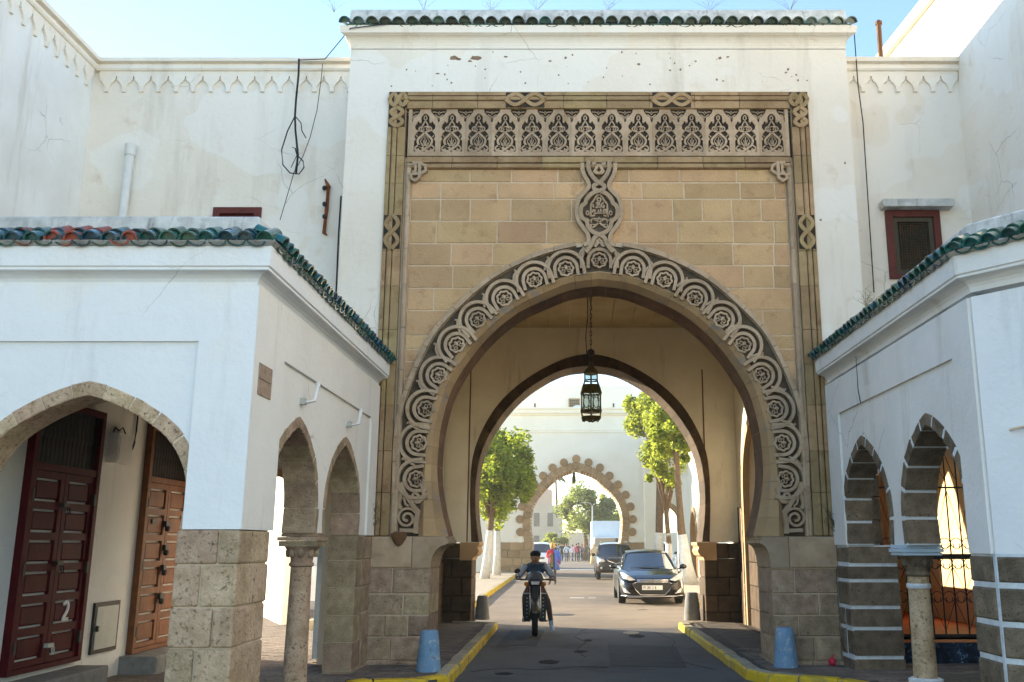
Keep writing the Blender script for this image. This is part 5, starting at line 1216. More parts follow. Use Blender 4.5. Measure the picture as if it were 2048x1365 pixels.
for s in (-1, 1):
    q = MB(); q.ribbon([(FGX+s*(3.15+(.05+a*.06)*math.cos(a)), 2.1+(.05+a*.06)*math.sin(a)) for a in [i*.5 for i in range(14)]], .08, FG, FGY-.08, FGY+.02); obj('scroll', q, M['farwall'], fg)
    for j in range(4):
        z0, z1 = j*.44, (j+1)*.44; xa = FGX-4.4 if s < 0 else FGX+2.5; xe = FGX-2.5 if s < 0 else 5.2; k = 0; u = xa
        while u < xe-.05:
            w_ = (.62, .8, .5)[(k+j) % 3]; e = min(u+w_, xe); q = MB(); q.chip([(u+.01, z0+.01), (e-.01, z0+.01), (e-.01, z1-.01), (u+.01, z1-.01)], FG, FGY-.09, FGY+2.4 if (abs(e-FGX) < 2.7 or abs(u-FGX) < 2.7) else FGY+.1, .02); obj('dado_stone', q, M['farstone'], fg); u = e; k += 1
lantern(.2, 55, 5.15, .62, 'small lantern hanging in the far gateway arch', 5.85, detail=False)
# right hand street front with arches
rs = thing('street_house', 'sunlit white house front with arched doorways along the right of the street', 'house', (5.6, 38, 0))
b = MB(); hs = [arch_open(y, y+2.2, .002, 2.0, 3.3) for y in (26, 32, 38, 44)]
b.slab([(20.2, 0), (52.5, 0), (52.5, 7.5), (20.2, 7.5)], hs, FS, 5.9, 6.5); obj('wall', b, M['farwall'], rs)
b = MB(); b.box(6.5, 6.7, 20.2, 52.5, 0, 7.4); obj('inner_wall', b, M['farstone'], rs)
for h in hs:
    q = MB(); q.ribbon([(y, z) for y, z in h], .22, FS, 5.85, 6.45); obj('arch_trim', q, M['farstone'], rs)
b = MB(); b.box(5.78, 6.6, 20.2, 52.5, 7.5, 7.7); obj('cornice', b, M['farwall'], rs)
cw = thing('cross_wall', 'white cross wall with a brown edged archway beside the far gateway', 'wall', (5, 51.5, 0))
hh = arch_open(4.75, 6.1, .002, 2.6, 3.75); b = MB(); b.slab([(4.05, 0), (6.6, 0), (6.6, 8.2), (4.05, 8.2)], [hh], FG, 51.3, 51.8); obj('wall', b, M['farwall'], cw)
q = MB(); q.ribbon(hh, .24, FG, 51.24, 51.85); obj('arch_trim', q, M['farstone'], cw)
sw = thing('side_wall', 'sunlit white wall seen through the left arcade', 'wall', (-6.3, 21, 0))
b = MB(); b.slab([(-7.7, 23.6), (-5.2, 18.5), (-5.5, 18.3), (-8.0, 23.4)], [], FT, 0, 4.2); obj('wall', b, M['farwall'], sw)
b = MB(); b.box(-4.75, -4.1, 17.3, 18.2, .1, .28); tag(obj('stone_step', b, M['kerb']), 'low stone step in the yard behind the left arcade', 'step')
# ---- trees
def leafmat(name, c1, c2, tr=.58):
    m = bpy.data.materials.new(name); m.use_nodes = True; n = m.node_tree.nodes; l = m.node_tree.links; bs = n['Principled BSDF']
    g = n.new('ShaderNodeNewGeometry'); mx = n.new('ShaderNodeMix'); mx.data_type = 'RGBA'; l.new(g.outputs['Random Per Island'], mx.inputs[0]); mx.inputs[6].default_value = (*c1, 1); mx.inputs[7].default_value = (*c2, 1)
    l.new(mx.outputs[2], bs.inputs['Base Color']); bs.inputs['Roughness'].default_value = .55
    t = n.new('ShaderNodeBsdfTranslucent'); hs = n.new('ShaderNodeHueSaturation'); hs.inputs['Value'].default_value = 2.9; hs.inputs['Hue'].default_value = .475; l.new(mx.outputs[2], hs.inputs['Color']); l.new(hs.outputs[0], t.inputs['Color'])
    ms = n.new('ShaderNodeMixShader'); ms.inputs[0].default_value = tr; l.new(bs.outputs[0], ms.inputs[1]); l.new(t.outputs[0], ms.inputs[2]); l.new(ms.outputs[0], n['Material Output'].inputs[0]); return m
M['leaf'] = leafmat('orange_tree_leaf', (.075, .125, .010), (.16, .20, .018)); M['leaf2'] = leafmat('pale_leaf', (.085, .135, .016), (.17, .205, .026)); M['leaf3'] = leafmat('far_leaf', (.06, .10, .025), (.12, .145, .035))
M['bark'] = mat('bark', (.20, .13, .075), (.12, .08, .045), 9, .95, .8, 30); M['trunkpaint'] = mat('limed_trunk', (.78, .74, .66), (.66, .60, .50), 6, .9, .4, 30)
def crown(par, c, rx, ry, rz, n, m, size, clumps=26, seed=1, holes=.35):
    r2 = random.Random(seed); q = MB(); cl_ = []
    for _ in range(clumps):
        while True:
            p = Vector((r2.uniform(-1, 1), r2.uniform(-1, 1), r2.uniform(-1, 1)))
            if .25 < p.length < 1: break
        cl_.append((Vector((p.x*rx*.9, p.y*ry*.9, p.z*rz*.9)), r2.uniform(.14, .36)))
    for i in range(n):
        cc, rr = cl_[r2.randrange(clumps)]
        d = Vector((r2.gauss(0, 1), r2.gauss(0, 1), r2.gauss(0, 1))).normalized()*(r2.random()**.45)*rr
        p = Vector(c)+cc+Vector((d.x*rx, d.y*ry, d.z*rz)); s = size*r2.uniform(.6, 1.25)
        a = Vector((r2.gauss(0, 1), r2.gauss(0, 1), r2.gauss(0, .6))).normalized(); e = a.cross(Vector((r2.gauss(0, 1), r2.gauss(0, 1), r2.gauss(0, 1)))).normalized()
        q.add([p-a*s, p+e*s*.38-a*s*.1, p+a*s, p-e*s*.38-a*s*.1], [(0, 1, 2, 3)])
    return obj('crown', q, m, par, recalc=False)
def trunk(par, pts, r, paint_to, m='bark'):
    q = MB(); q.tube(pts, r, 9); tr = obj('trunk', q, M[m], par, smooth=True)
    if paint_to:
        P = [Vector(p) for p in pts]; out = []; rr = []
        for p, w in zip(P, r):
            if p.z <= paint_to: out.append(p); rr.append(w*1.06+.009)
        # cut at the paint line
        for (p, w), (s, w2) in zip(zip(P, r), list(zip(P, r))[1:]):
            if p.z <= paint_to < s.z: t = (paint_to-p.z)/(s.z-p.z); out.append(p+(s-p)*t); rr.append((w+(w2-w)*t)*1.06+.009)
        q = MB(); q.tube(out, rr, 10); obj('limewash_band', q, M['trunkpaint'], tr, smooth=True)
    return tr
def branches(par, base, c, rx, ry, rz, k, r, seed):
    r2 = random.Random(seed)
    for i in range(k):
        a = 2*math.pi*i/k+r2.uniform(-.4, .4); e = Vector(c)+Vector((math.cos(a)*rx*.6, math.sin(a)*ry*.6, r2.uniform(-.3, .6)*rz)); s = Vector(base); mid = s*.55+e*.45+Vector((0, 0, .15))
        q = MB(); q.tube([s, mid, e], [r, r*.65, r*.25], 6); obj('branch', q, M['bark'], par, smooth=True)
t = thing('street_tree', 'bushy bright green street tree with whitewashed trunk on the left pavement', 'tree', (-3.85, 43.2, PZ), 0, 'whitewashed street trees')
trunk(t, [(-3.88, 43.2, PZ), (-3.80, 43.2, 1.0), (-3.70, 43.2, 2.0), (-3.62, 43.2, 3.0)], [.22, .17, .15, .13], 2.25)
branches(t, (-3.65, 43.2, 2.7), (-3.6, 43.2, 5.2), 1.6, 1.8, 2.1, 7, .09, 3); crown(t, (-3.85, 43.2, 4.85), 2.15, 2.2, 2.6, 15000, M['leaf'], .13, 52, 5)
t = thing('street_tree', 'slim second tree with whitewashed trunk behind the bushy left tree', 'tree', (-3.75, 48, PZ), 0, 'whitewashed street trees')
trunk(t, [(-3.72, 48, PZ), (-3.70, 48, 1.2), (-3.72, 48, 2.4), (-3.7, 48, 3.4)], [.2, .15, .14, .12], 2.3); branches(t, (-3.7, 48, 3.1), (-3.7, 48, 5.0), 1.4, 1.5, 1.6, 5, .08, 9); crown(t, (-3.4, 48, 5.0), 1.7, 1.8, 1.9, 7000, M['leaf'], .13, 26, 8)
for i, (bx, by, pts, rr, cc, rx, rz, n, lab) in enumerate((
    (4.62, 37.2, [(4.66, 37.2, PZ), (4.55, 37.2, .8), (4.38, 37.2, 2.1), (4.30, 37.2, 3.6), (4.22, 37.2, 5.4), (4.2, 37.2, 6.3)], [.30, .22, .16, .13, .11, .09], (4.2, 37.4, 6.2), 1.5, 1.5, 11000, 'right street tree nearest the parked black sedan with wide whitewashed trunk'),
    (4.30, 42.0, [(4.34, 42, PZ), (4.36, 42, 1.6), (4.28, 42, 3.0), (4.55, 42, 4.0)], [.16, .13, .11, .08], (4.2, 42, 5.25), 1.15, 1.35, 4500, 'middle right street tree with forked thin trunk and low light crown'),
    (4.40, 47.5, [(4.42, 47.5, PZ), (4.45, 47.5, 1.6), (4.5, 47.5, 3.2), (4.55, 47.5, 5.0), (4.35, 47.5, 6.3), (4.2, 47.5, 7.6)], [.24, .20, .19, .17, .15, .12], (4.35, 47.5, 7.75), 1.85, 2.1, 14000, 'tallest right street tree with leaning trunk behind the other two'))):
    t = thing('street_tree', lab, 'tree', (bx, by, PZ), 0, 'whitewashed street trees'); trunk(t, pts, rr, 2.0+.1*i)
    branches(t, pts[-2], cc, rx, rx, rz, 6, .07, 20+i); crown(t, cc, rx, rx, rz, n, M['leaf2'], .12, 26, 30+i)
t = thing('shade_tree', 'large round dark green tree beyond the far gateway', 'tree', (1.5, 100, 0)); trunk(t, [(1.6, 100, 0), (1.6, 100, 2), (1.5, 100, 3.5)], [.35, .28, .25], 0); branches(t, (1.5, 100, 3), (1.5, 100, 5), 2.6, 2.6, 2, 7, .14, 41); crown(t, (1.45, 100, 5.0), 3.6, 3.6, 3.0, 11000, M['leaf3'], .20, 40, 42)
t = thing('shade_tree', 'paler yellow green tree right of the large round far tree', 'tree', (4.6, 108, 0)); trunk(t, [(4.6, 108, 0), (4.6, 108, 3)], [.3, .25], 0); crown(t, (4.9, 108, 4.6), 2.6, 2.6, 3.0, 6000, M['leaf2'], .22, 26, 43)
t = thing('shade_tree', 'low pale bushy tree at the left of the far crowd', 'tree', (-1.6, 112, 0)); trunk(t, [(-1.6, 112, 0), (-1.6, 112, 1.5)], [.2, .15], 0); crown(t, (-1.6, 112, 1.9), 1.7, 1.5, 1.3, 3000, M['leaf2'], .2, 16, 44)
# ---- far buildings, lamp post, truck
fb = thing('far_building', 'pale tan building far beyond the far gateway on the left', 'building', (-8, 135, 0))
b = MB(); b.box(-16, -1.2, 135, 145, 0, 7.2); obj('wall', b, mat('far_tan_plaster', (.62, .50, .36), (.55, .43, .30), .6), fb)
b = MB(); b.box(-10, -2.8, 137, 145, 7.2, 9.6); obj('upper_wall', b, mat('far_pink_plaster', (.60, .42, .30), None), fb)
for i in range(7):
    for z in (1.0, 4.2):
        b = MB(); b.box(-15+i*1.95, -14.2+i*1.95, 134.94, 135.05, z, z+1.9); obj('window', b, mat('far_window', (.16, .13, .10), None, rough=.3) if i+z == 1 else bpy.data.materials['far_window'], fb)
for (x, y, h) in ((-4.6, 139, 11.6), (-2.2, 140, 11.2), (-6.5, 141, 11.0)):
    t = thing('palm_tree', {-4.6: 'tallest palm rising behind the pale tan far building', -2.2: 'right palm behind the pale tan far building', -6.5: 'left palm behind the pale tan far building'}[x], 'palm', (x, y, 0), 0, 'palms behind the far building')
    trunk(t, [(x, y, 0), (x+.2, y, h*.6), (x, y, h)], [.22, .18, .15], 0)
    for k in range(16):
        a = k*2.4; q = MB(); L = 1.6; pts = [(x+L*u*math.cos(a), y+L*u*math.sin(a), h+.7*u-1.4*u*u+.2*(k % 3)) for u in (0, .3, .6, .8, 1)]; q.tube(pts, [.05, .12, .12, .09, .02], 4); obj('frond', q, M['leaf3'], t)
lp = thing('street_lamp', 'thin pale street lamp post beyond the far gateway', 'lamp', (2.05, 88, 0)); q = MB(); q.tube([(2.05, 88, 0), (2.05, 88, 5.2)], [.09, .05], 8); obj('post', q, M['metalgrey'], lp); q = MB(); q.tube([(2.05, 88, 5.15), (1.85, 88, 5.45), (1.4, 88, 5.5)], .03, 6); obj('arm', q, M['metalgrey'], lp); q = MB(); q.box(1.1, 1.45, 87.9, 88.1, 5.45, 5.53); obj('lamp_head', q, M['metalgrey'], lp)
b = MB(); b.box(-60, 60, 148, 150, 0, 3.5); struct('far_terrace', b, mat('far_pale_wall', (.70, .62, .48), (.6, .5, .36), .1), recalc=False)
# ---- marks on the road
q = MB(); q.slab([(-.02, 29.6), (.42, 29.6), (.42, 29.75), (0, 29.75)], [], FT, .006, .001); q2 = MB(); q2.slab([(.55, 29.6), (.78, 29.6), (.78, 29.72), (.55, 29.72)], [], FT, .006, .001)
obj('paint_dash', q, M['white'], far_road); obj('paint_dash', q2, M['white'], far_road)
q = MB(); q.slab([(-1.3, 63.2), (1.6, 63.2), (1.6, 64.0), (-1.3, 64.0)], [], FT, .006, .001); obj('paint_band', q, M['white'], far_road)
q = MB(); q.slab([(1.13+.15*math.cos(a), 18.0+.26*math.sin(a)) for a in [2*math.pi*k/14 for k in range(14)]], [], FT, .006, .001); obj('pale_patch', q, M['kerb'], road)
for p in ([(1.7, 24.2), (1.95, 24.25), (1.9, 24.4), (1.72, 24.36)],): q = MB(); q.slab(p, [], FT, .005, .001); obj('dark_patch', q, M['black'], far_road)

# ---- air: warm scattering volume added to brighten the far street
hz = MB(); hz.box(-205, 205, -125, 265, -1.2, 13.2); glow_haze = obj('glow_haze', hz, [], None)
hm = bpy.data.materials.new('glow_haze'); hm.use_nodes = True; hn = hm.node_tree.nodes; hn.remove(hn['Principled BSDF']); pv = hn.new('ShaderNodeVolumePrincipled')
pv.inputs['Color'].default_value = (1, .94, .84, 1); pv.inputs['Density'].default_value = .0009; pv.inputs['Anisotropy'].default_value = .3
hm.node_tree.links.new(pv.outputs[0], hn['Material Output'].inputs['Volume']); glow_haze.data.materials.clear(); glow_haze.data.materials.append(hm); glow_haze['kind'] = 'stuff'
# ================================================================== VEHICLES
M['carblack'] = mat('black_car_paint', (.008, .009, .011), None, rough=.2, bump=0, spec=.35, coat=.35)
M['carwhite'] = mat('white_car_paint', (.70, .71, .70), None, rough=.3, bump=0, spec=.5, coat=.8)
M['carbrown'] = mat('dark_bronze_car_paint', (.030, .024, .022), None, rough=.22, bump=0, spec=.4, coat=.4)
M['carglass'] = mat('car_glass', (.012, .016, .02), None, rough=.03, bump=0, spec=.8, coat=1.)
M['lampglass'] = mat('headlight_glass', (.55, .55, .54), (.7, .7, .68), 30, rough=.1, bump=0, spec=.6, coat=1.)
M['plastic'] = mat('black_plastic', (.028, .028, .03), None, rough=.5, bump=0)
M['plate'] = mat('number_plate_white', (.75, .75, .74), None, rough=.4, bump=0)
def itp(S, y, k):
    if y <= S[0][0]: return S[0][k]
    for a, c in zip(S, S[1:]):
        if a[0] <= y <= c[0]: t = (y-a[0])/(c[0]-a[0]); return a[k]+(c[k]-a[k])*t
    return S[-1][k]
def car(kind, label, cat, loc, S, G, paint, wheel, front, rotz=0, group='cars in the street'):
    """S stations (y, half width, z bottom, z belt, z top); G cabin dict; local front at y=0 facing -Y"""
    t = thing(kind, label, cat, loc, rotz, group)
    ys = sorted(set([s[0] for s in S]+[S[0][0]+(S[-1][0]-S[0][0])*i/26 for i in range(27)]+[.02, .1, .2, .28, .45]))
    q = MB(); vs = []; rings = []
    for y in ys:
        hw, zb, be, tp = [itp(S, y, k) for k in (1, 2, 3, 4)]
        hp = [(0, zb), (.78*hw, zb), (.95*hw, zb+.06), (.995*hw, zb+.2*(be-zb)+.04), (hw, zb+.55*(be-zb)), (.985*hw, be-.10), (.955*hw, be-.03), (.90*hw, be), (.70*hw, be+(tp-be)*.55), (.4*hw, tp-(tp-be)*.08), (0, tp)]
        ring = [(x, y, z) for x, z in hp]+[(-x, y, z) for x, z in reversed(hp[1:-1])]; rings.append(ring)
    k = len(rings[0])
    for r_ in rings: vs += r_
    fs = [(i*k+j, i*k+(j+1) % k, (i+1)*k+(j+1) % k, (i+1)*k+j) for i in range(len(rings)-1) for j in range(k)]+[tuple(range(k)), tuple((len(rings)-1)*k+j for j in range(k-1, -1, -1))]
    q.add(vs, fs); body = obj('body', q, M[paint], t, local=True, smooth=38)
    # cabin: glass shell, roof, pillars
    wb, wt, rt, rb = G['wb'], G['wt'], G['rt'], G['rb']      # (y, z, half width)
    def arc(p, s, bow, drop): return (p[2]*s, p[0]+bow*s*s, p[1]-drop*s*s)
    q = MB(); q.grid(lambda u, v: tuple(Vector(arc(wb, 2*u-1, .28, .05)).lerp(Vector(arc(wt, 2*u-1, .16, .04)), v)), 8, 4); obj('windscreen', q, M['carglass'], t, local=True, smooth=True)
    q = MB(); q.grid(lambda u, v: tuple(Vector(arc(rb, 2*u-1, -.2, .05)).lerp(Vector(arc(rt, 2*u-1, -.12, .04)), v)), 8, 3); obj('rear_window', q, M['carglass'], t, local=True, smooth=True)
    for s in (-1, 1):
        q = MB(); a, c = Vector(arc(wb, s, .28, .05)), Vector(arc(rb, s, -.2, .05)); d, e = Vector(arc(rt, s, -.12, .04)), Vector(arc(wt, s, .16, .04))
        q.grid(lambda u, v: tuple(a.lerp(c, u).lerp(e.lerp(d, u), v)+Vector((s*.03*math.sin(math.pi*v), 0, 0))), 6, 3); obj('side_window', q, M['carglass'], t, local=True, smooth=True)
        for u in (0, .42, .72, 1):
            q = MB(); p0, p1 = a.lerp(c, u), e.lerp(d, u); q.tube([p0+Vector((s*.008, 0, -.02)), p0.lerp(p1, .5)+Vector((s*.036, 0, 0)), p1+Vector((0, 0, .01))], .032 if u in (0, 1) else .022, 6); obj('pillar', q, M[paint], t, local=True, smooth=True)
    rz = G['roof']
    q = MB(); q.grid(lambda u, v: (lambda s, y, hw, zz: (hw*1.03*s, y+.16*s*s*(1-v)-.12*s*s*v, zz-.05*s*s-.012+.0*v))(2*u-1, wt[0]-.03+(rt[0]-wt[0]+.06)*v, wt[2]+(rt[2]-wt[2])*v, (wt[1]*(1-v)+rt[1]*v)+(rz-max(wt[1], rt[1]))*math.sin(math.pi*v)+.015), 8, 8); ro = obj('roof', q, M[paint], t, local=True, smooth=True); sm = ro.modifiers.new('thick', 'SOLIDIFY'); sm.thickness = .03
    # wheels
    wr, wx, w1, w2 = wheel
    for wy in (w1, w2):
        for s in (-1, 1):
            q = MB(); q.lathe([(wr*.62, -.10), (wr*.95, -.10), (wr, -.06), (wr, .06), (wr*.95, .10), (wr*.62, .10)], (0, 0, 0), 26); q.v = [(wx*s+z, wy+x, wr+y) for x, y, z in q.v]; w = obj('wheel', q, M['rubber'], t, local=True, smooth=35)
            q = MB(); q.lathe([(.02, .03), (wr*.25, .05), (wr*.64, .085), (wr*.64, .0), (.02, .0)], (0, 0, 0), 16); q.v = [(wx*s+s*(z+.012), wy+x, wr+y) for x, y, z in q.v]; obj('rim', q, M['alloy'], w, local=True, smooth=35)
            q = MB(); hwb = itp(S, wy, 1); q.lathe([(wr*1.15, 0), (wr*1.15, .25)], (0, 0, 0), 26); q.v = [(s*(hwb+.004-z), wy+x, max(wr+y, itp(S, wy, 2)-.02)) for x, y, z in q.v]; obj('wheel_arch', q, M['plastic'], t, local=True)
    for s in (-1, 1):
        q = MB(); hb = itp(S, wb[0]+.3, 1); q.ell((s*(hb+.10), wb[0]+.33, itp(S, wb[0]+.3, 3)+.09), (.11, .07, .075), 10, 6); q.tube([(s*(hb-.06), wb[0]+.36, itp(S, wb[0]+.3, 3)+.02), (s*(hb+.06), wb[0]+.34, itp(S, wb[0]+.3, 3)+.06)], .02, 5); obj('wing_mirror', q, M[front.get('mirror', paint)], t, local=True, smooth=40)
    # parts laid on the front: the surface depth follows the nose
    def ysurf(x, z=None):
        ax = abs(x)
        for a, c in zip(S, S[1:]):
            if a[1] >= ax: return a[0]
            if a[1] < ax <= c[1]: return a[0]+(c[0]-a[0])*(ax-a[1])/(c[1]-a[1])
            if c[1] < a[1]: break
        return .5
    def patch(name, P, m, pr=.012, th=.05, par=t, mirror=True, n=6):
        obs = []
        for s in ((1, -1) if mirror else (1,)):
            xs = [p[0] for p in P]; q = MB(); vs = []; k = len(P)
            F = lambda x, z: (s*x, ysurf(x)-pr, z)
            loop = []
            for (x0, z0), (x1, z1) in zip(P, P[1:]+P[:1]):
                for i in range(n): loop.append((x0+(x1-x0)*i/n, z0+(z1-z0)*i/n))
            kk = len(loop); cx = sum(p[0] for p in loop)/kk; cz = sum(p[1] for p in loop)/kk
            fr = [F(*p) for p in loop]; bk = [(s*p[0], ysurf(p[0])+th, p[1]) for p in loop]; c0 = F(cx, cz); c0 = (c0[0], min(c0[1], c0[1]-.01), c0[2])
            q.add(fr+bk+[c0, (s*cx, ysurf(cx)+th, cz)], [(i, (i+1) % kk, 2*kk) for i in range(kk)]+[(i, i+kk, (i+1) % kk+kk, (i+1) % kk) for i in range(kk)]+[(i+kk, 2*kk+1, (i+1) % kk+kk) for i in range(kk)]); obs.append(obj(name, q, m, par, local=True))
        return obs
    def band(name, L, w, m, pr=.02, par=t):
        q = MB(); q.tube([(x, ysurf(x)-pr, z) for x, z in L], w, 5); return obj(name, q, m, par, local=True, smooth=True)
    return t, patch, band, ysurf
def letters(par, txt, x0, z0, h, y, m):
    # number-plate characters drawn as strokes
    D = {'0': [[(0,0),(1,0),(1,2),(0,2),(0,0)]], '1': [[(.5,0),(.5,2)]], '2': [[(0,2),(1,2),(1,1),(0,1),(0,0),(1,0)]], '4': [[(0,2),(0,1),(1,1)],[(1,2),(1,0)]], '8': [[(0,0),(1,0),(1,2),(0,2),(0,0)],[(0,1),(1,1)]], '6': [[(1,2),(0,2),(0,0),(1,0),(1,1),(0,1)]], '|': [[(.5,-.2),(.5,2.2)]], ' ': []}
    q = MB(); x = x0
    for ch in txt:
        for P in D[ch]: q.ribbon([(x+a*h*.27, z0+b_*h*.5) for a, b_ in P], h*.14, FG, y-.004, y+.001)
        x += h*.52
    return obj('plate_characters', q, m, par, local=True)
S1 = [(0, .66, .26, .56, .63), (.05, .73, .22, .60, .67), (.15, .81, .20, .66, .72), (.35, .875, .19, .74, .79), (.7, .90, .18, .82, .88), (1.15, .91, .18, .90, .96), (2.2, .915, .18, .93, .97), (3.4, .915, .18, .95, .99), (4.1, .89, .2, .95, 1.02), (4.5, .82, .25, .9, .98), (4.62, .68, .35, .8, .88)]
sed, patch, band, ys_ = car('parked_car', 'black sedan parked facing us on the right of the street', 'car', (2.25, 26.2, 0), S1, dict(wb=(1.02, .955, .76), wt=(1.85, 1.40, .585), rt=(3.2, 1.40, .56), rb=(4.05, 1.0, .68), roof=1.475), 'carblack', (.32, .80, .85, 3.55), {})
for h in patch('headlight', [(.47, .665), (.62, .645), (.80, .70), (.885, .87), (.80, .86), (.62, .76)], M['lampglass'], .016, .06): pass
patch('fog_light', [(.60, .30), (.78, .33), (.84, .47), (.74, .42)], M['lampglass'], .012)
gl = patch('grille', [(-.50, .60), (.50, .60), (.56, .56), (.34, .27), (-.34, .27), (-.56, .56)], M['plastic'], .012, .03, mirror=False)[0]
band('grille_surround', [(-.45, .60), (-.55, .56), (-.46, .40), (-.33, .265), (.33, .265), (.46, .40), (.55, .56), (.45, .60)], .010, M['chrome'], .02, gl)
for z in (.665, .635, .605): band('grille_bar', [(-.43, z), (-.2, z), (0, z), (.2, z), (.43, z)], .010, M['chrome'], .02, gl)
band('lip', [(-.85, .24), (-.6, .235), (-.2, .225), (.2, .225), (.6, .235), (.85, .24)], .016, M['alloy'], .02)
q = MB(); q.ribbon([(.055*math.cos(a), .635+.034*math.sin(a)) for a in [2*math.pi*i/12 for i in range(12)]], .012, FG, -.05, -.02, True); q2 = MB(); q2.ribbon([(-.03, .612), (-.015, .66), (0, .635), (.015, .61), (.03, .658)], .012, FG, -.052, -.03)
em = obj('badge', q, M['chrome'], gl, local=True); obj('badge_letter', q2, M['chrome'], gl, local=True)
q = MB(); q.box(-.29, .27, -.045, -.01, .40, .52); npl = obj('number_plate', q, M['plate'], sed, local=True); letters(npl, '24 281 | 8', -.26, .425, .07, -.046, M['plastic'])
q = MB()
for s in (-1, 1): q.tube([(s*.1, 1.03, .965), (s*.42 if s > 0 else -.62, 1.18, 1.02)], .010, 4)
q_ = MB(); q_.tube([(-.1, .98, .965), (.45, 1.08, 1.0)], .010, 4); obj('wiper', q_, M['plastic'], sed, local=True); q_ = MB(); q_.tube([(-.55, 1.06, .95), (.0, 1.0, .985)], .010, 4); obj('wiper', q_, M['plastic'], sed, local=True)
S2 = [(0, .74, .42, .84, .92), (.06, .83, .36, .90, .97), (.2, .91, .33, .96, 1.02), (.5, .945, .30, 1.0, 1.07), (1.2, .95, .30, 1.05, 1.12), (2.5, .955, .30, 1.08, 1.12), (4.3, .94, .32, 1.1, 1.14), (4.7, .88, .4, 1.05, 1.1)]
suv, patch, band, ys_ = car('parked_car', 'dark bronze four wheel drive parked behind the black sedan', 'car', (2.15, 44.6, 0), S2, dict(wb=(1.18, 1.12, .82), wt=(1.75, 1.62, .68), rt=(4.2, 1.64, .66), rb=(4.62, 1.15, .78), roof=1.74), 'carbrown', (.38, .82, .95, 3.7), {})
patch('headlight', [(.52, .84), (.70, .80), (.90, .84), (.90, .99), (.62, .96)], M['lampglass'], .016)
g2_ = patch('grille', [(-.42, .93), (.42, .93), (.34, .70), (-.34, .70)], M['plastic'], .014, mirror=False)[0]; band('grille_bar', [(-.42, .935), (-.36, .86), (0, .74), (.36, .86), (.42, .935)], .022, M['chrome'], .02, g2_)
patch('air_intake', [(-.55, .62), (.55, .62), (.48, .45), (-.48, .45)], M['plastic'], .014, mirror=False); patch('fog_light', [(.66, .50), (.76, .50), (.76, .60), (.66, .60)], M['lampglass'], .016)
q = MB(); q.box(-.26, .26, -.03, 0, .50, .60); npl = obj('number_plate', q, M['plate'], suv, local=True)
for s in (-1, 1):
    q = MB(); q.tube([(s*.62, 1.9, 1.70), (s*.64, 2.1, 1.76), (s*.62, 4.0, 1.76), (s*.6, 4.2, 1.71)], .02, 5); obj('roof_rail', q, M['alloy'], suv, local=True)
S3 = [(0, .70, .30, .70, .78), (.06, .78, .24, .76, .84), (.25, .85, .22, .88, .96), (.6, .88, .22, 1.0, 1.06), (.9, .885, .22, 1.04, 1.1), (3.8, .885, .24, 1.1, 1.14), (4.2, .86, .3, 1.1, 1.14)]
def van(label, loc, rotz=0, kind='small_van'):
    v, patch, band, ys_ = car(kind, label, 'van', loc, S3, dict(wb=(.78, 1.08, .80), wt=(1.5, 1.70, .66), rt=(4.0, 1.75, .68), rb=(4.18, 1.12, .80), roof=1.83), 'carwhite', (.30, .77, .8, 3.4), {'mirror': 'plastic'}, rotz)
    patch('headlight', [(.46, .76), (.66, .70), (.83, .78), (.85, 1.0), (.7, .95)], M['lampglass'], .016)
    g = patch('grille', [(-.40, .80), (.40, .80), (.36, .66), (-.36, .66)], M['plastic'], .014, mirror=False)[0]; band('grille_bar', [(-.38, .73), (0, .73), (.38, .73)], .02, M['chrome'], .02, g)
    patch('air_intake', [(-.5, .46), (.5, .46), (.45, .32), (-.45, .32)], M['plastic'], .014, mirror=False)
    q = MB(); q.box(-.26, .26, -.03, 0, .50, .60); obj('number_plate', q, M['plate'], v, local=True); return v
van('white minivan coming through the far gateway on the left', (-2.15, 65, 0))
van('white car seen through the brown edged archway behind the right trees', (5.5, 56.5, .004), R(4), 'parked_car')
tk = thing('box_truck', 'pale blue white box truck beyond the far gateway', 'truck', (3.2, 86, 0))
q = MB(); q.box(1.95, 4.6, 86, 92, .9, 3.75); obj('cargo_box', q, mat('pale_box', (.62, .68, .72), (.55, .62, .68), 1.5, rough=.5), tk)
q = MB(); q.chip([(2.0, .5), (4.5, .5), (4.5, 1.4), (4.4, 2.3), (2.1, 2.3), (2.0, 1.4)], FG, 84.2, 85.9, .08); cabq = obj('cab', q, M['carwhite'], tk); q = MB(); q.box(2.2, 4.3, 84.16, 84.25, 1.45, 2.2); obj('windscreen', q, M['carglass'], cabq)
for s in (2.15, 4.15):
    for yy in (84.9, 90.5):
        q = MB(); q.lathe([(.2, 0), (.45, 0), (.45, .28), (.2, .28)], (0, 0, 0), 18); q.v = [(s+z, yy+x, .45+y) for x, y, z in q.v]; obj('wheel', q, M['rubber'], tk)

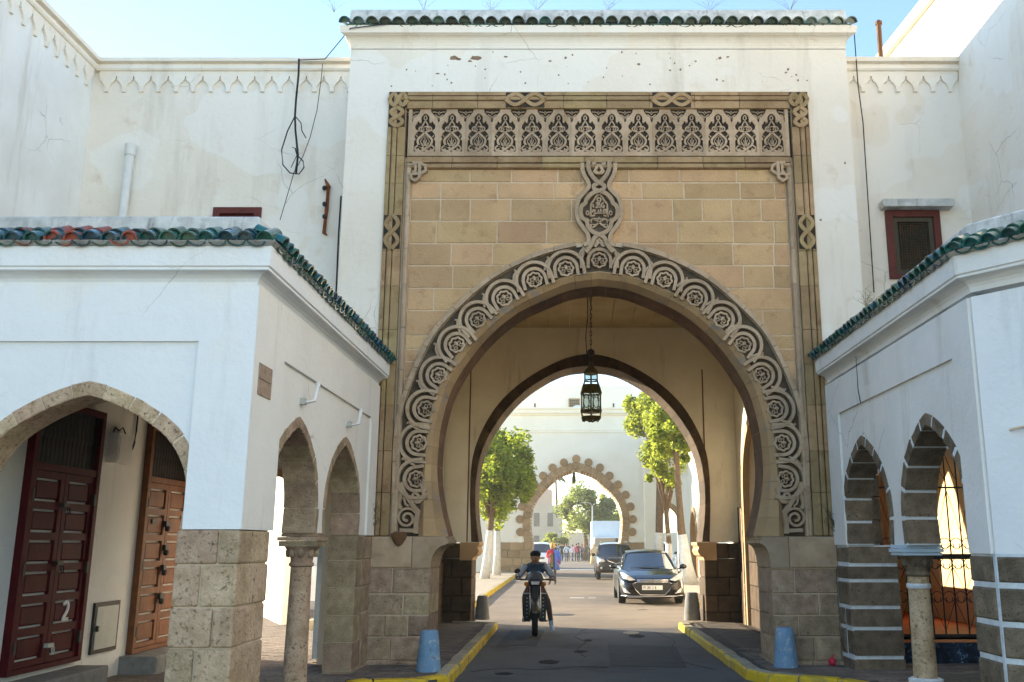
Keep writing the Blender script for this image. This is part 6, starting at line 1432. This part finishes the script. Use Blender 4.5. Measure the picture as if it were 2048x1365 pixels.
# ================================================================== PEOPLE
def skin_body(J, E, Rd, root, sub=1):
    names = list(J); idx = {n: i for i, n in enumerate(names)}
    me = bpy.data.meshes.new('skeleton'); me.from_pydata([J[n] for n in names], [(idx[a], idx[b_]) for a, b_ in E], []); o = bpy.data.objects.new('skeleton', me); C.objects.link(o)
    md = o.modifiers.new('skin', 'SKIN'); md.use_smooth_shade = True; md.branch_smoothing = .4
    for n in names:
        sv = me.skin_vertices[0].data[idx[n]]; r_ = Rd[n]; sv.radius = r_ if isinstance(r_, tuple) else (r_, r_); sv.use_root = (n == root)
    sb = o.modifiers.new('sub', 'SUBSURF'); sb.levels = sub; sb.render_levels = sub
    dg = bpy.context.evaluated_depsgraph_get(); dg.update(); m2 = bpy.data.meshes.new_from_object(o.evaluated_get(dg)); bpy.data.objects.remove(o); return m2
E_ = [('pelvis', 'waist'), ('waist', 'chest'), ('chest', 'neck'), ('neck', 'chin'), ('chin', 'head'), ('head', 'crown')]
for s in 'LR': E_ += [('chest', 'sho'+s), ('sho'+s, 'elb'+s), ('elb'+s, 'wri'+s), ('wri'+s, 'han'+s), ('pelvis', 'hip'+s), ('hip'+s, 'kne'+s), ('kne'+s, 'ank'+s), ('ank'+s, 'toe'+s)]
RAD = dict(pelvis=(.15, .115), waist=(.135, .10), chest=(.165, .115), neck=.052, chin=(.062, .07), head=(.078, .095), crown=.055)
for s in 'LR': RAD.update({'sho'+s: .068, 'elb'+s: .047, 'wri'+s: .032, 'han'+s: .03, 'hip'+s: .09, 'kne'+s: .062, 'ank'+s: .042, 'toe'+s: .035})
def stand(h=1.72, stride=.0, arm=.06, lean=0):
    k = h/1.72; J = dict(pelvis=(0, 0, .93), waist=(0, 0, 1.08), chest=(0, lean, 1.34), neck=(0, lean, 1.47), chin=(0, lean-.02, 1.54), head=(0, lean-.01, 1.63), crown=(0, lean, 1.69))
    for s, sg in (('L', -1), ('R', 1)):
        J['sho'+s] = (sg*.18, lean, 1.40); J['elb'+s] = (sg*(.22+arm), lean+.03-sg*stride*.3, 1.12); J['wri'+s] = (sg*(.23+arm), lean-.04-sg*stride*.5, .90); J['han'+s] = (sg*(.23+arm), lean-.06-sg*stride*.55, .80)
        J['hip'+s] = (sg*.09, 0, .88); J['kne'+s] = (sg*.10, -.02+sg*stride*.5, .49); J['ank'+s] = (sg*.10, .02+sg*stride, .09); J['toe'+s] = (sg*.115, -.14+sg*stride, .04)
    return {n: (x*k, y*k, z*k) for n, (x, y, z) in J.items()}
SK = [mat('skin_tan', (.36, .20, .125), None, rough=.6, bump=0), mat('skin_brown', (.24, .125, .075), None, rough=.6, bump=0)]
HAIR = mat('dark_hair', (.018, .014, .012), None, rough=.7, bump=.3, bscale=90)
CL = {}
def cloth(c):
    if c not in CL: CL[c] = mat('cloth', c, tuple(min(1, v*1.25) for v in c), 14, rough=.9, bump=.3, bscale=50)
    return CL[c]
def person(label, loc, rotz, top, bottom, J=None, h=1.72, shoes=(.03, .03, .03), group=None, hair=True, skin=0, sleeve=True, sub=1, cat='person', zones=None):
    t = thing('person', label, cat, loc, rotz, group); J = J or stand(h); k = h/1.72
    me = skin_body(J, E_, {n: (tuple(v*k for v in r_) if isinstance(r_, tuple) else r_*k) for n, r_ in RAD.items()}, 'pelvis', sub)
    me.materials.clear()
    for m in (SK[skin], cloth(top), cloth(bottom), cloth(shoes)): me.materials.append(m)
    for p in me.polygons:
        c = p.center
        if zones: p.material_index = zones(c)
        else:
            z = c.z/k; hand = min((Vector(J['hanL'])-c).length, (Vector(J['hanR'])-c).length) < .10*k
            p.material_index = 0 if z > 1.475 or hand else 1 if z > .90 or abs(c.x) > .2*k else 2 if z > .10 else 3
        p.use_smooth = True
    o = bpy.data.objects.new('body', me); C.objects.link(o); o.parent = t
    if hair:
        q = MB(); hd = Vector(J['head']); q.ell(hd+Vector((0, .022, .035))*k, (.088*k, .098*k, .085*k), 12, 8); q.v = [v for v in q.v]; obj('hair', q, HAIR, t, local=True, smooth=True)
    hd = Vector(J['head'])
    q = MB(); q.ell(hd+Vector((0, -.098, -.015))*k, (.013*k, .018*k, .022*k), 7, 5); obj('nose', q, SK[skin], t, local=True, smooth=True)
    for s in (-1, 1):
        q = MB(); q.ell(hd+Vector((s*.030, -.088, .012))*k, (.012*k, .008*k, .007*k), 7, 5); obj('eye', q, HAIR, t, local=True, smooth=True)
        q = MB(); q.ell(hd+Vector((s*.083, .01, -.005))*k, (.012*k, .022*k, .032*k), 7, 5); obj('ear', q, SK[skin], t, local=True, smooth=True)
    return t, J
cols = [((.03, .035, .06), (.03, .04, .07), 'in a dark blue jacket at the left end of the far crowd'), ((.30, .36, .46), (.05, .07, .12), 'in a pale blue shirt and jeans in the far crowd'), ((.02, .02, .025), (.025, .025, .03), 'all in black near the left of the far crowd'), ((.42, .48, .55), (.04, .05, .09), 'in a light grey blue jacket in the far crowd'), ((.05, .06, .08), (.04, .045, .06), 'in a charcoal coat left of the one in pink'), ((.55, .57, .60), (.06, .07, .12), 'in a white shirt and dark jeans in the far crowd'),
        ((.62, .05, .13), (.02, .02, .022), 'in a bright pink top and black trousers in the far crowd'), ((.10, .03, .035), (.03, .03, .04), 'in a dark maroon jacket right of the one in pink'), ((.04, .055, .11), (.03, .04, .06), 'in a navy coat right of the pink top'), ((.10, .09, .045), (.09, .08, .05), 'in an olive brown long coat in the far crowd'), ((.06, .06, .065), (.05, .05, .055), 'in dark grey at the right end of the far crowd'), ((.03, .03, .035), (.06, .07, .10), 'in black jacket and blue jeans at the back of the far crowd')]
px_ = [1112, 1117, 1123, 1133, 1136, 1145, 1153, 1157, 1164, 1174, 1180, 1128]
for i, ((a, c, l), u) in enumerate(zip(cols, px_)):
    Y = 92+(i*5 % 7)*.8 if i != 11 else 101; person('person '+l, (pY(u, 1118, Y)[0], Y, .004), R((i*53) % 140-70 if i % 3 else 180), a, c, stand(1.62+.04*(i*7 % 5), .12 if i % 2 else .03, .04+.03*(i % 3)), 1.62+.04*(i*7 % 5), group='people standing in the far square', skin=i % 2)
# woman in a beige robe
def robe(par, prof_, m, sx=1., sy=.75, nm='robe', n=20, a0=0, a1=360, c=(0, 0)):
    q = MB(); m_ = len(prof_); vs = []; full_ = a1-a0 >= 360; k = n if full_ else n+1
    for r_, z in prof_:
        for i in range(k):
            a = R(a0+(a1-a0)*i/n); w = 1+.05*math.sin(a*7+z*3); vs.append((c[0]+r_*w*math.cos(a)*sx, c[1]+r_*w*math.sin(a)*sy, z))
    fs = [(j*k+i, j*k+(i+1) % k, (j+1)*k+(i+1) % k, (j+1)*k+i) for j in range(m_-1) for i in range(k if full_ else k-1)]
    q.add(vs, fs); o = obj(nm, q, m, par, local=True, smooth=True, recalc=False); sd = o.modifiers.new('thick', 'SOLIDIFY'); sd.thickness = .02; return o
t, J = person('person in a long beige hooded robe beside the four wheel drive', (pY(1188, 1120, 80)[0], 80, .004), R(20), (.55, .38, .20), (.50, .35, .19), h=1.70, hair=False)
robe(t, [(.33, .05), (.30, .5), (.25, .9), (.24, 1.15), (.24, 1.35), (.12, 1.47)], cloth((.55, .38, .20))); q = MB(); q.ell((0, .01, 1.60), (.115, .125, .15), 12, 8); obj('hood', q, cloth((.58, .42, .24)), t, local=True, smooth=True)
# fingers for the two nearest figures
def fingers(par, hand, d, side, skin, curl=.5, k=1.):
    h = Vector(hand); d = Vector(d).normalized(); lat = Vector((0, 0, 1)).cross(d)
    if lat.length < .1: lat = Vector((0, 1, 0))
    lat.normalize(); up = d.cross(lat)
    for i, L in enumerate((.066*k, .074*k, .07*k, .055*k)):
        b0 = h+lat*(i-1.5)*.02; q = MB(); q.tube([b0-d*.02, b0+d*L*.45, b0+d*L*.75-up*L*curl*.5, b0+d*L*.7-up*L*curl], [.0095, .009, .008, .006], 6); obj('finger', q, SK[skin], par, local=True, smooth=True)
    b0 = h-d*.035+lat*side*.028; q = MB(); q.tube([b0, b0+lat*side*.022+d*.025, b0+lat*side*.02+d*.055-up*.01], [.011, .010, .007], 6); obj('thumb', q, SK[skin], par, local=True, smooth=True)
# woman in the blue robe
J = stand(1.66, .10, .02); J['elbL'] = (-.22, -.06, 1.10); J['wriL'] = (-.10, -.20, 1.18); J['hanL'] = (-.03, -.23, 1.24)
t, J = person('person walking in open blue robe over red top, yellow headscarf and dark trousers', (-.74, 39.1, .004), R(-8), (.42, .03, .04), (.055, .035, .03), J, 1.66, (.03, .02, .02), hair=False)
robe(t, [(.29, .60), (.27, .8), (.25, 1.0), (.23, 1.2), (.20, 1.36), (.10, 1.43)], cloth((.07, .14, .46)), 1.0, .78, 'blue_robe', 18, -62, 140)
q = MB(); q.tube([(.17, .0, 1.36), (.29, .03, 1.08), (.27, -.02, .84)], [.085, .085, .075], 8); obj('robe_sleeve', q, cloth((.07, .14, .46)), t, local=True, smooth=True)
q = MB(); q.slab([(-.07, .72), (.06, .72), (.05, 1.22), (-.06, 1.22)], [], FG, -.135, -.11); obj('green_panel', q, cloth((.12, .14, .05)), t, local=True)
hd = Vector(J['head']); q = MB(); q.ell(hd+Vector((0, .02, .0)), (.108, .112, .135), 14, 9); obj('headscarf', q, cloth((.62, .34, .05)), t, local=True, smooth=True)
q = MB(); q.ell(hd+Vector((0, -.066, -.012)), (.058, .05, .078), 12, 8); obj('face', q, SK[0], t, local=True, smooth=True)
fingers(t, J['hanL'], (.5, -.2, .6), -1, 0); fingers(t, J['hanR'], (0, -.1, -1), 1, 0)
# ---- moped and rider
mo_ = thing('moped', 'dark moped with small windscreen ridden towards us down the street', 'moped', (-.66, 17.9, .004), R(2))
def lw(prof_, cy, cz, n=28, x=0):
    q = MB(); q.lathe(prof_, (0, 0, 0), n); q.v = [(x+z, cy+a, cz+c) for a, c, z in q.v]; return q
for cy in (-.58, .62):
    w = obj('wheel', lw([(.225, -.035), (.26, -.055), (.285, -.04), (.293, 0), (.285, .04), (.26, .055), (.225, .035)], cy, .293), M['rubber'], mo_, local=True, smooth=40)
    obj('rim', lw([(.205, -.025), (.228, -.032), (.228, .032), (.205, .025)], cy, .293), M['alloy'], w, local=True)
    obj('hub', lw([(.02, -.06), (.05, -.05), (.05, .05), (.02, .06)], cy, .293, 14), M['alloy'], w, local=True)
    for k in range(14):
        a = 2*math.pi*k/14; q = MB(); q.tube([((-1)**k*.04, cy+.045*math.cos(a), .293+.045*math.sin(a)), (0, cy+.21*math.cos(a+.12), .293+.21*math.sin(a+.12))], .004, 4); obj('spoke', q, M['chrome'], w, local=True)
q = MB(); q.grid(lambda u, v: (.062*math.sin((u-.5)*2.2)*1.15, -.58-(.335-.03*abs(u-.5))*math.cos(R(20+v*120))*1.0, .293+(.335-.03*abs(u-.5)*2)*math.sin(R(20+v*120))), 6, 12); fd = obj('mudguard', q, mat('olive_grey_paint', (.085, .075, .055), None, rough=.4, bump=0, coat=.4), mo_, local=True, smooth=True, recalc=False); fd.modifiers.new('thick', 'SOLIDIFY').thickness = .01
for s in (-1, 1):
    q = MB(); q.tube([(s*.085, -.58, .30), (s*.085, -.53, .55), (s*.08, -.44, .86)], [.024, .024, .02], 8); obj('fork_leg', q, M['alloy'], mo_, local=True, smooth=True)
    q = MB(); q.slab([(s*.085, .24), (s*.20, .22), (s*.205, .50), (s*.19, .71), (s*.085, .73)], [], FG, -.26, -.22); ls = obj('leg_shield', q, M['plastic'], mo_, local=True)
    for k in range(6):
        q = MB(); zz = .30+k*.066; q.box(s*.15-.011, s*.15+.011, -.266, -.259, zz, zz+.022); obj('reflector', q, M['metalgrey'], ls, local=True)
    q = MB(); q.tube([(s*.02, -.40, .955), (s*.14, -.41, .975), (s*.23, -.38, .975), (s*.34, -.33, .965)], [.013, .013, .014, .017], 7); obj('handlebar', q, M['plastic'], mo_, local=True, smooth=True)
    q = MB(); q.tube([(s*.27, -.385, .965), (s*.35, -.40, .955), (s*.40, -.39, .95)], .006, 5); obj('brake_lever', q, M['chrome'], mo_, local=True)
    q = MB(); q.ell((s*.16, -.46, .90), (.045, .045, .04), 9, 6); obj('indicator', q, bpy.data.materials.get('amber_lens') or mat('amber_lens', (.55, .20, .03), None, rough=.2, bump=0), mo_, local=True, smooth=True)
q = MB(); q.slab([(-.20, .72), (.20, .72), (.15, .87), (-.15, .87)], [], FG, -.30, -.24); fa = obj('fairing', q, mat('dark_red_fairing', (.16, .025, .015), None, rough=.4, bump=0, coat=.4), mo_, local=True); q = MB(); q.tube([(-.205, -.305, .725), (0, -.315, .735), (.205, -.305, .725)], .008, 5); obj('fairing_trim', q, M['white'], fa, local=True)
q = MB(); q.box(-.055, .055, -.46, -.30, .60, .88); obj('head_tube', q, M['plastic'], mo_, local=True)
q = MB(); q.chip([(-.10, .875), (.10, .875), (.115, .95), (.08, 1.0), (-.08, 1.0), (-.115, .95)], FG, -.555, -.38, .03); hl = obj('headlight_housing', q, M['plastic'], mo_, local=True); q = MB(); q.chip([(-.07, .89), (.07, .89), (.08, .95), (-.08, .95)], FG, -.572, -.55, .012); obj('headlight', q, M['lampglass'], hl, local=True)
q = MB(); q.grid(lambda u, v: ((u-.5)*(.40-.08*v), -.50+.10*(2*u-1)**2+.09*v, .97+.155*v*(1-.45*(2*u-1)**4)), 8, 4); ws = obj('windscreen', q, mat('smoked_screen', (.10, .12, .15), None, rough=.08, bump=0, spec=.6, coat=.5), mo_, local=True, smooth=True, recalc=False); ws.modifiers.new('thick', 'SOLIDIFY').thickness = .005
q = MB(); q.tube([(-.27, -.37, .98), (-.31, -.36, 1.08)], .007, 5); mi = obj('mirror_stem', q, M['plastic'], mo_, local=True); q = MB(); q.ell((-.33, -.36, 1.13), (.06, .025, .042), 10, 6, Matrix.Rotation(R(-25), 3, 'Y').to_3x3()); obj('mirror', q, M['plastic'], mi, local=True, smooth=True)
q = MB(); q.tube([(0, -.30, .62), (0, -.05, .40), (0, .25, .42), (0, .6, .55)], .05, 8); obj('frame', q, M['plastic'], mo_, local=True, smooth=True); q = MB(); q.chip([(-.11, .0), (.11, .0), (.12, .62), (-.12, .62)], FT, .74, .60, .03); q.v = [(x, y+.15, z) for x, y, z in q.v]; obj('seat', q, M['rubber'], mo_, local=True)
q = MB(); q.box(-.12, .12, -.02, .30, .22, .42); obj('engine', q, M['alloy'], mo_, local=True); q = MB(); q.tube([(.14, .1, .22), (.15, .5, .25), (.15, .95, .30)], [.03, .045, .04], 8); obj('exhaust', q, M['chrome'], mo_, local=True, smooth=True)
for s in (-1, 1): q = MB(); q.tube([(s*.08, .0, .22), (s*.24, .0, .22)], .014, 6); obj('foot_peg', q, M['plastic'], mo_, local=True)
J = dict(pelvis=(0, .32, .82), waist=(0, .27, .95), chest=(0, .15, 1.145), neck=(0, .09, 1.25), chin=(0, .03, 1.29), head=(0, .02, 1.365), crown=(0, .03, 1.425))
for s, sg in (('L', -1), ('R', 1)):
    J['sho'+s] = (sg*.175, .15, 1.20); J['elb'+s] = (sg*.335, -.03, 1.0); J['wri'+s] = (sg*.315, -.24, .985); J['han'+s] = (sg*.295, -.32, .985)
J.update(hipL=(-.10, .26, .79), kneL=(-.19, -.14, .66), ankL=(-.19, .02, .29), toeL=(-.21, -.14, .25), hipR=(.10, .26, .79), kneR=(.24, -.06, .55), ankR=(.31, .02, .12), toeR=(.335, -.13, .045))
def rz_(c):
    if min((Vector(J[k_])-c).length for k_ in ('hanL', 'hanR')) < .07: return 0
    if c.z > 1.275 or (c.z > 1.245 and abs(c.x) < .07): return 0
    if min((Vector(J['toeR'])-c).length, (Vector(J['ankR'])-c).length-.02, (Vector(J['toeL'])-c).length) < .10: return 3
    if c.z > .93: return 1
    return 2
RADs = dict(RAD); RAD.update(chin=(.072, .08), head=(.09, .108), crown=.065, neck=.06) 
t, _ = person('person riding the moped in dark blue jacket with pale sleeves, one foot out', (-.66, 17.9, .004), R(2), (.065, .09, .135), (.10, .068, .055), J, 1.72, (.42, .50, .60), hair=False, skin=0, zones=rz_, sub=2)
hd = Vector(J['head'])
q = MB(); q.ell(hd+Vector((0, .03, .062)), (.104, .112, .072), 14, 8); obj('knit_cap', q, cloth((.022, .02, .02)), t, local=True, smooth=True)
q = MB(); q.ribbon([(-.026, hd.z-.055), (0, hd.z-.058), (.026, hd.z-.055)], .012, FG, hd.y-.104, hd.y-.08); obj('mouth', q, mat('lips', (.20, .08, .06), None, bump=0), t, local=True)
q = MB(); q.lathe([(.11, 0), (.10, .05), (.075, .09)], (0, .095, 1.205), 16, sy=.85); obj('collar', q, cloth((.065, .09, .135)), t, local=True, smooth=True)
for s, sg in (('L', -1), ('R', 1)):
    a, e, w = Vector(J['sho'+s]), Vector(J['elb'+s]), Vector(J['wri'+s]); q = MB(); off = Vector((sg*.012, -.028, .012)); q.tube([a+off, (a+e)/2+off, e+off*.8], [.060, .056, .045], 8); obj('sleeve_panel', q, cloth((.40, .44, .50)), t, local=True, smooth=True)
    fingers(t, J['han'+s], (-sg*.1, -1, -.1), -sg, 0, .7, .62)
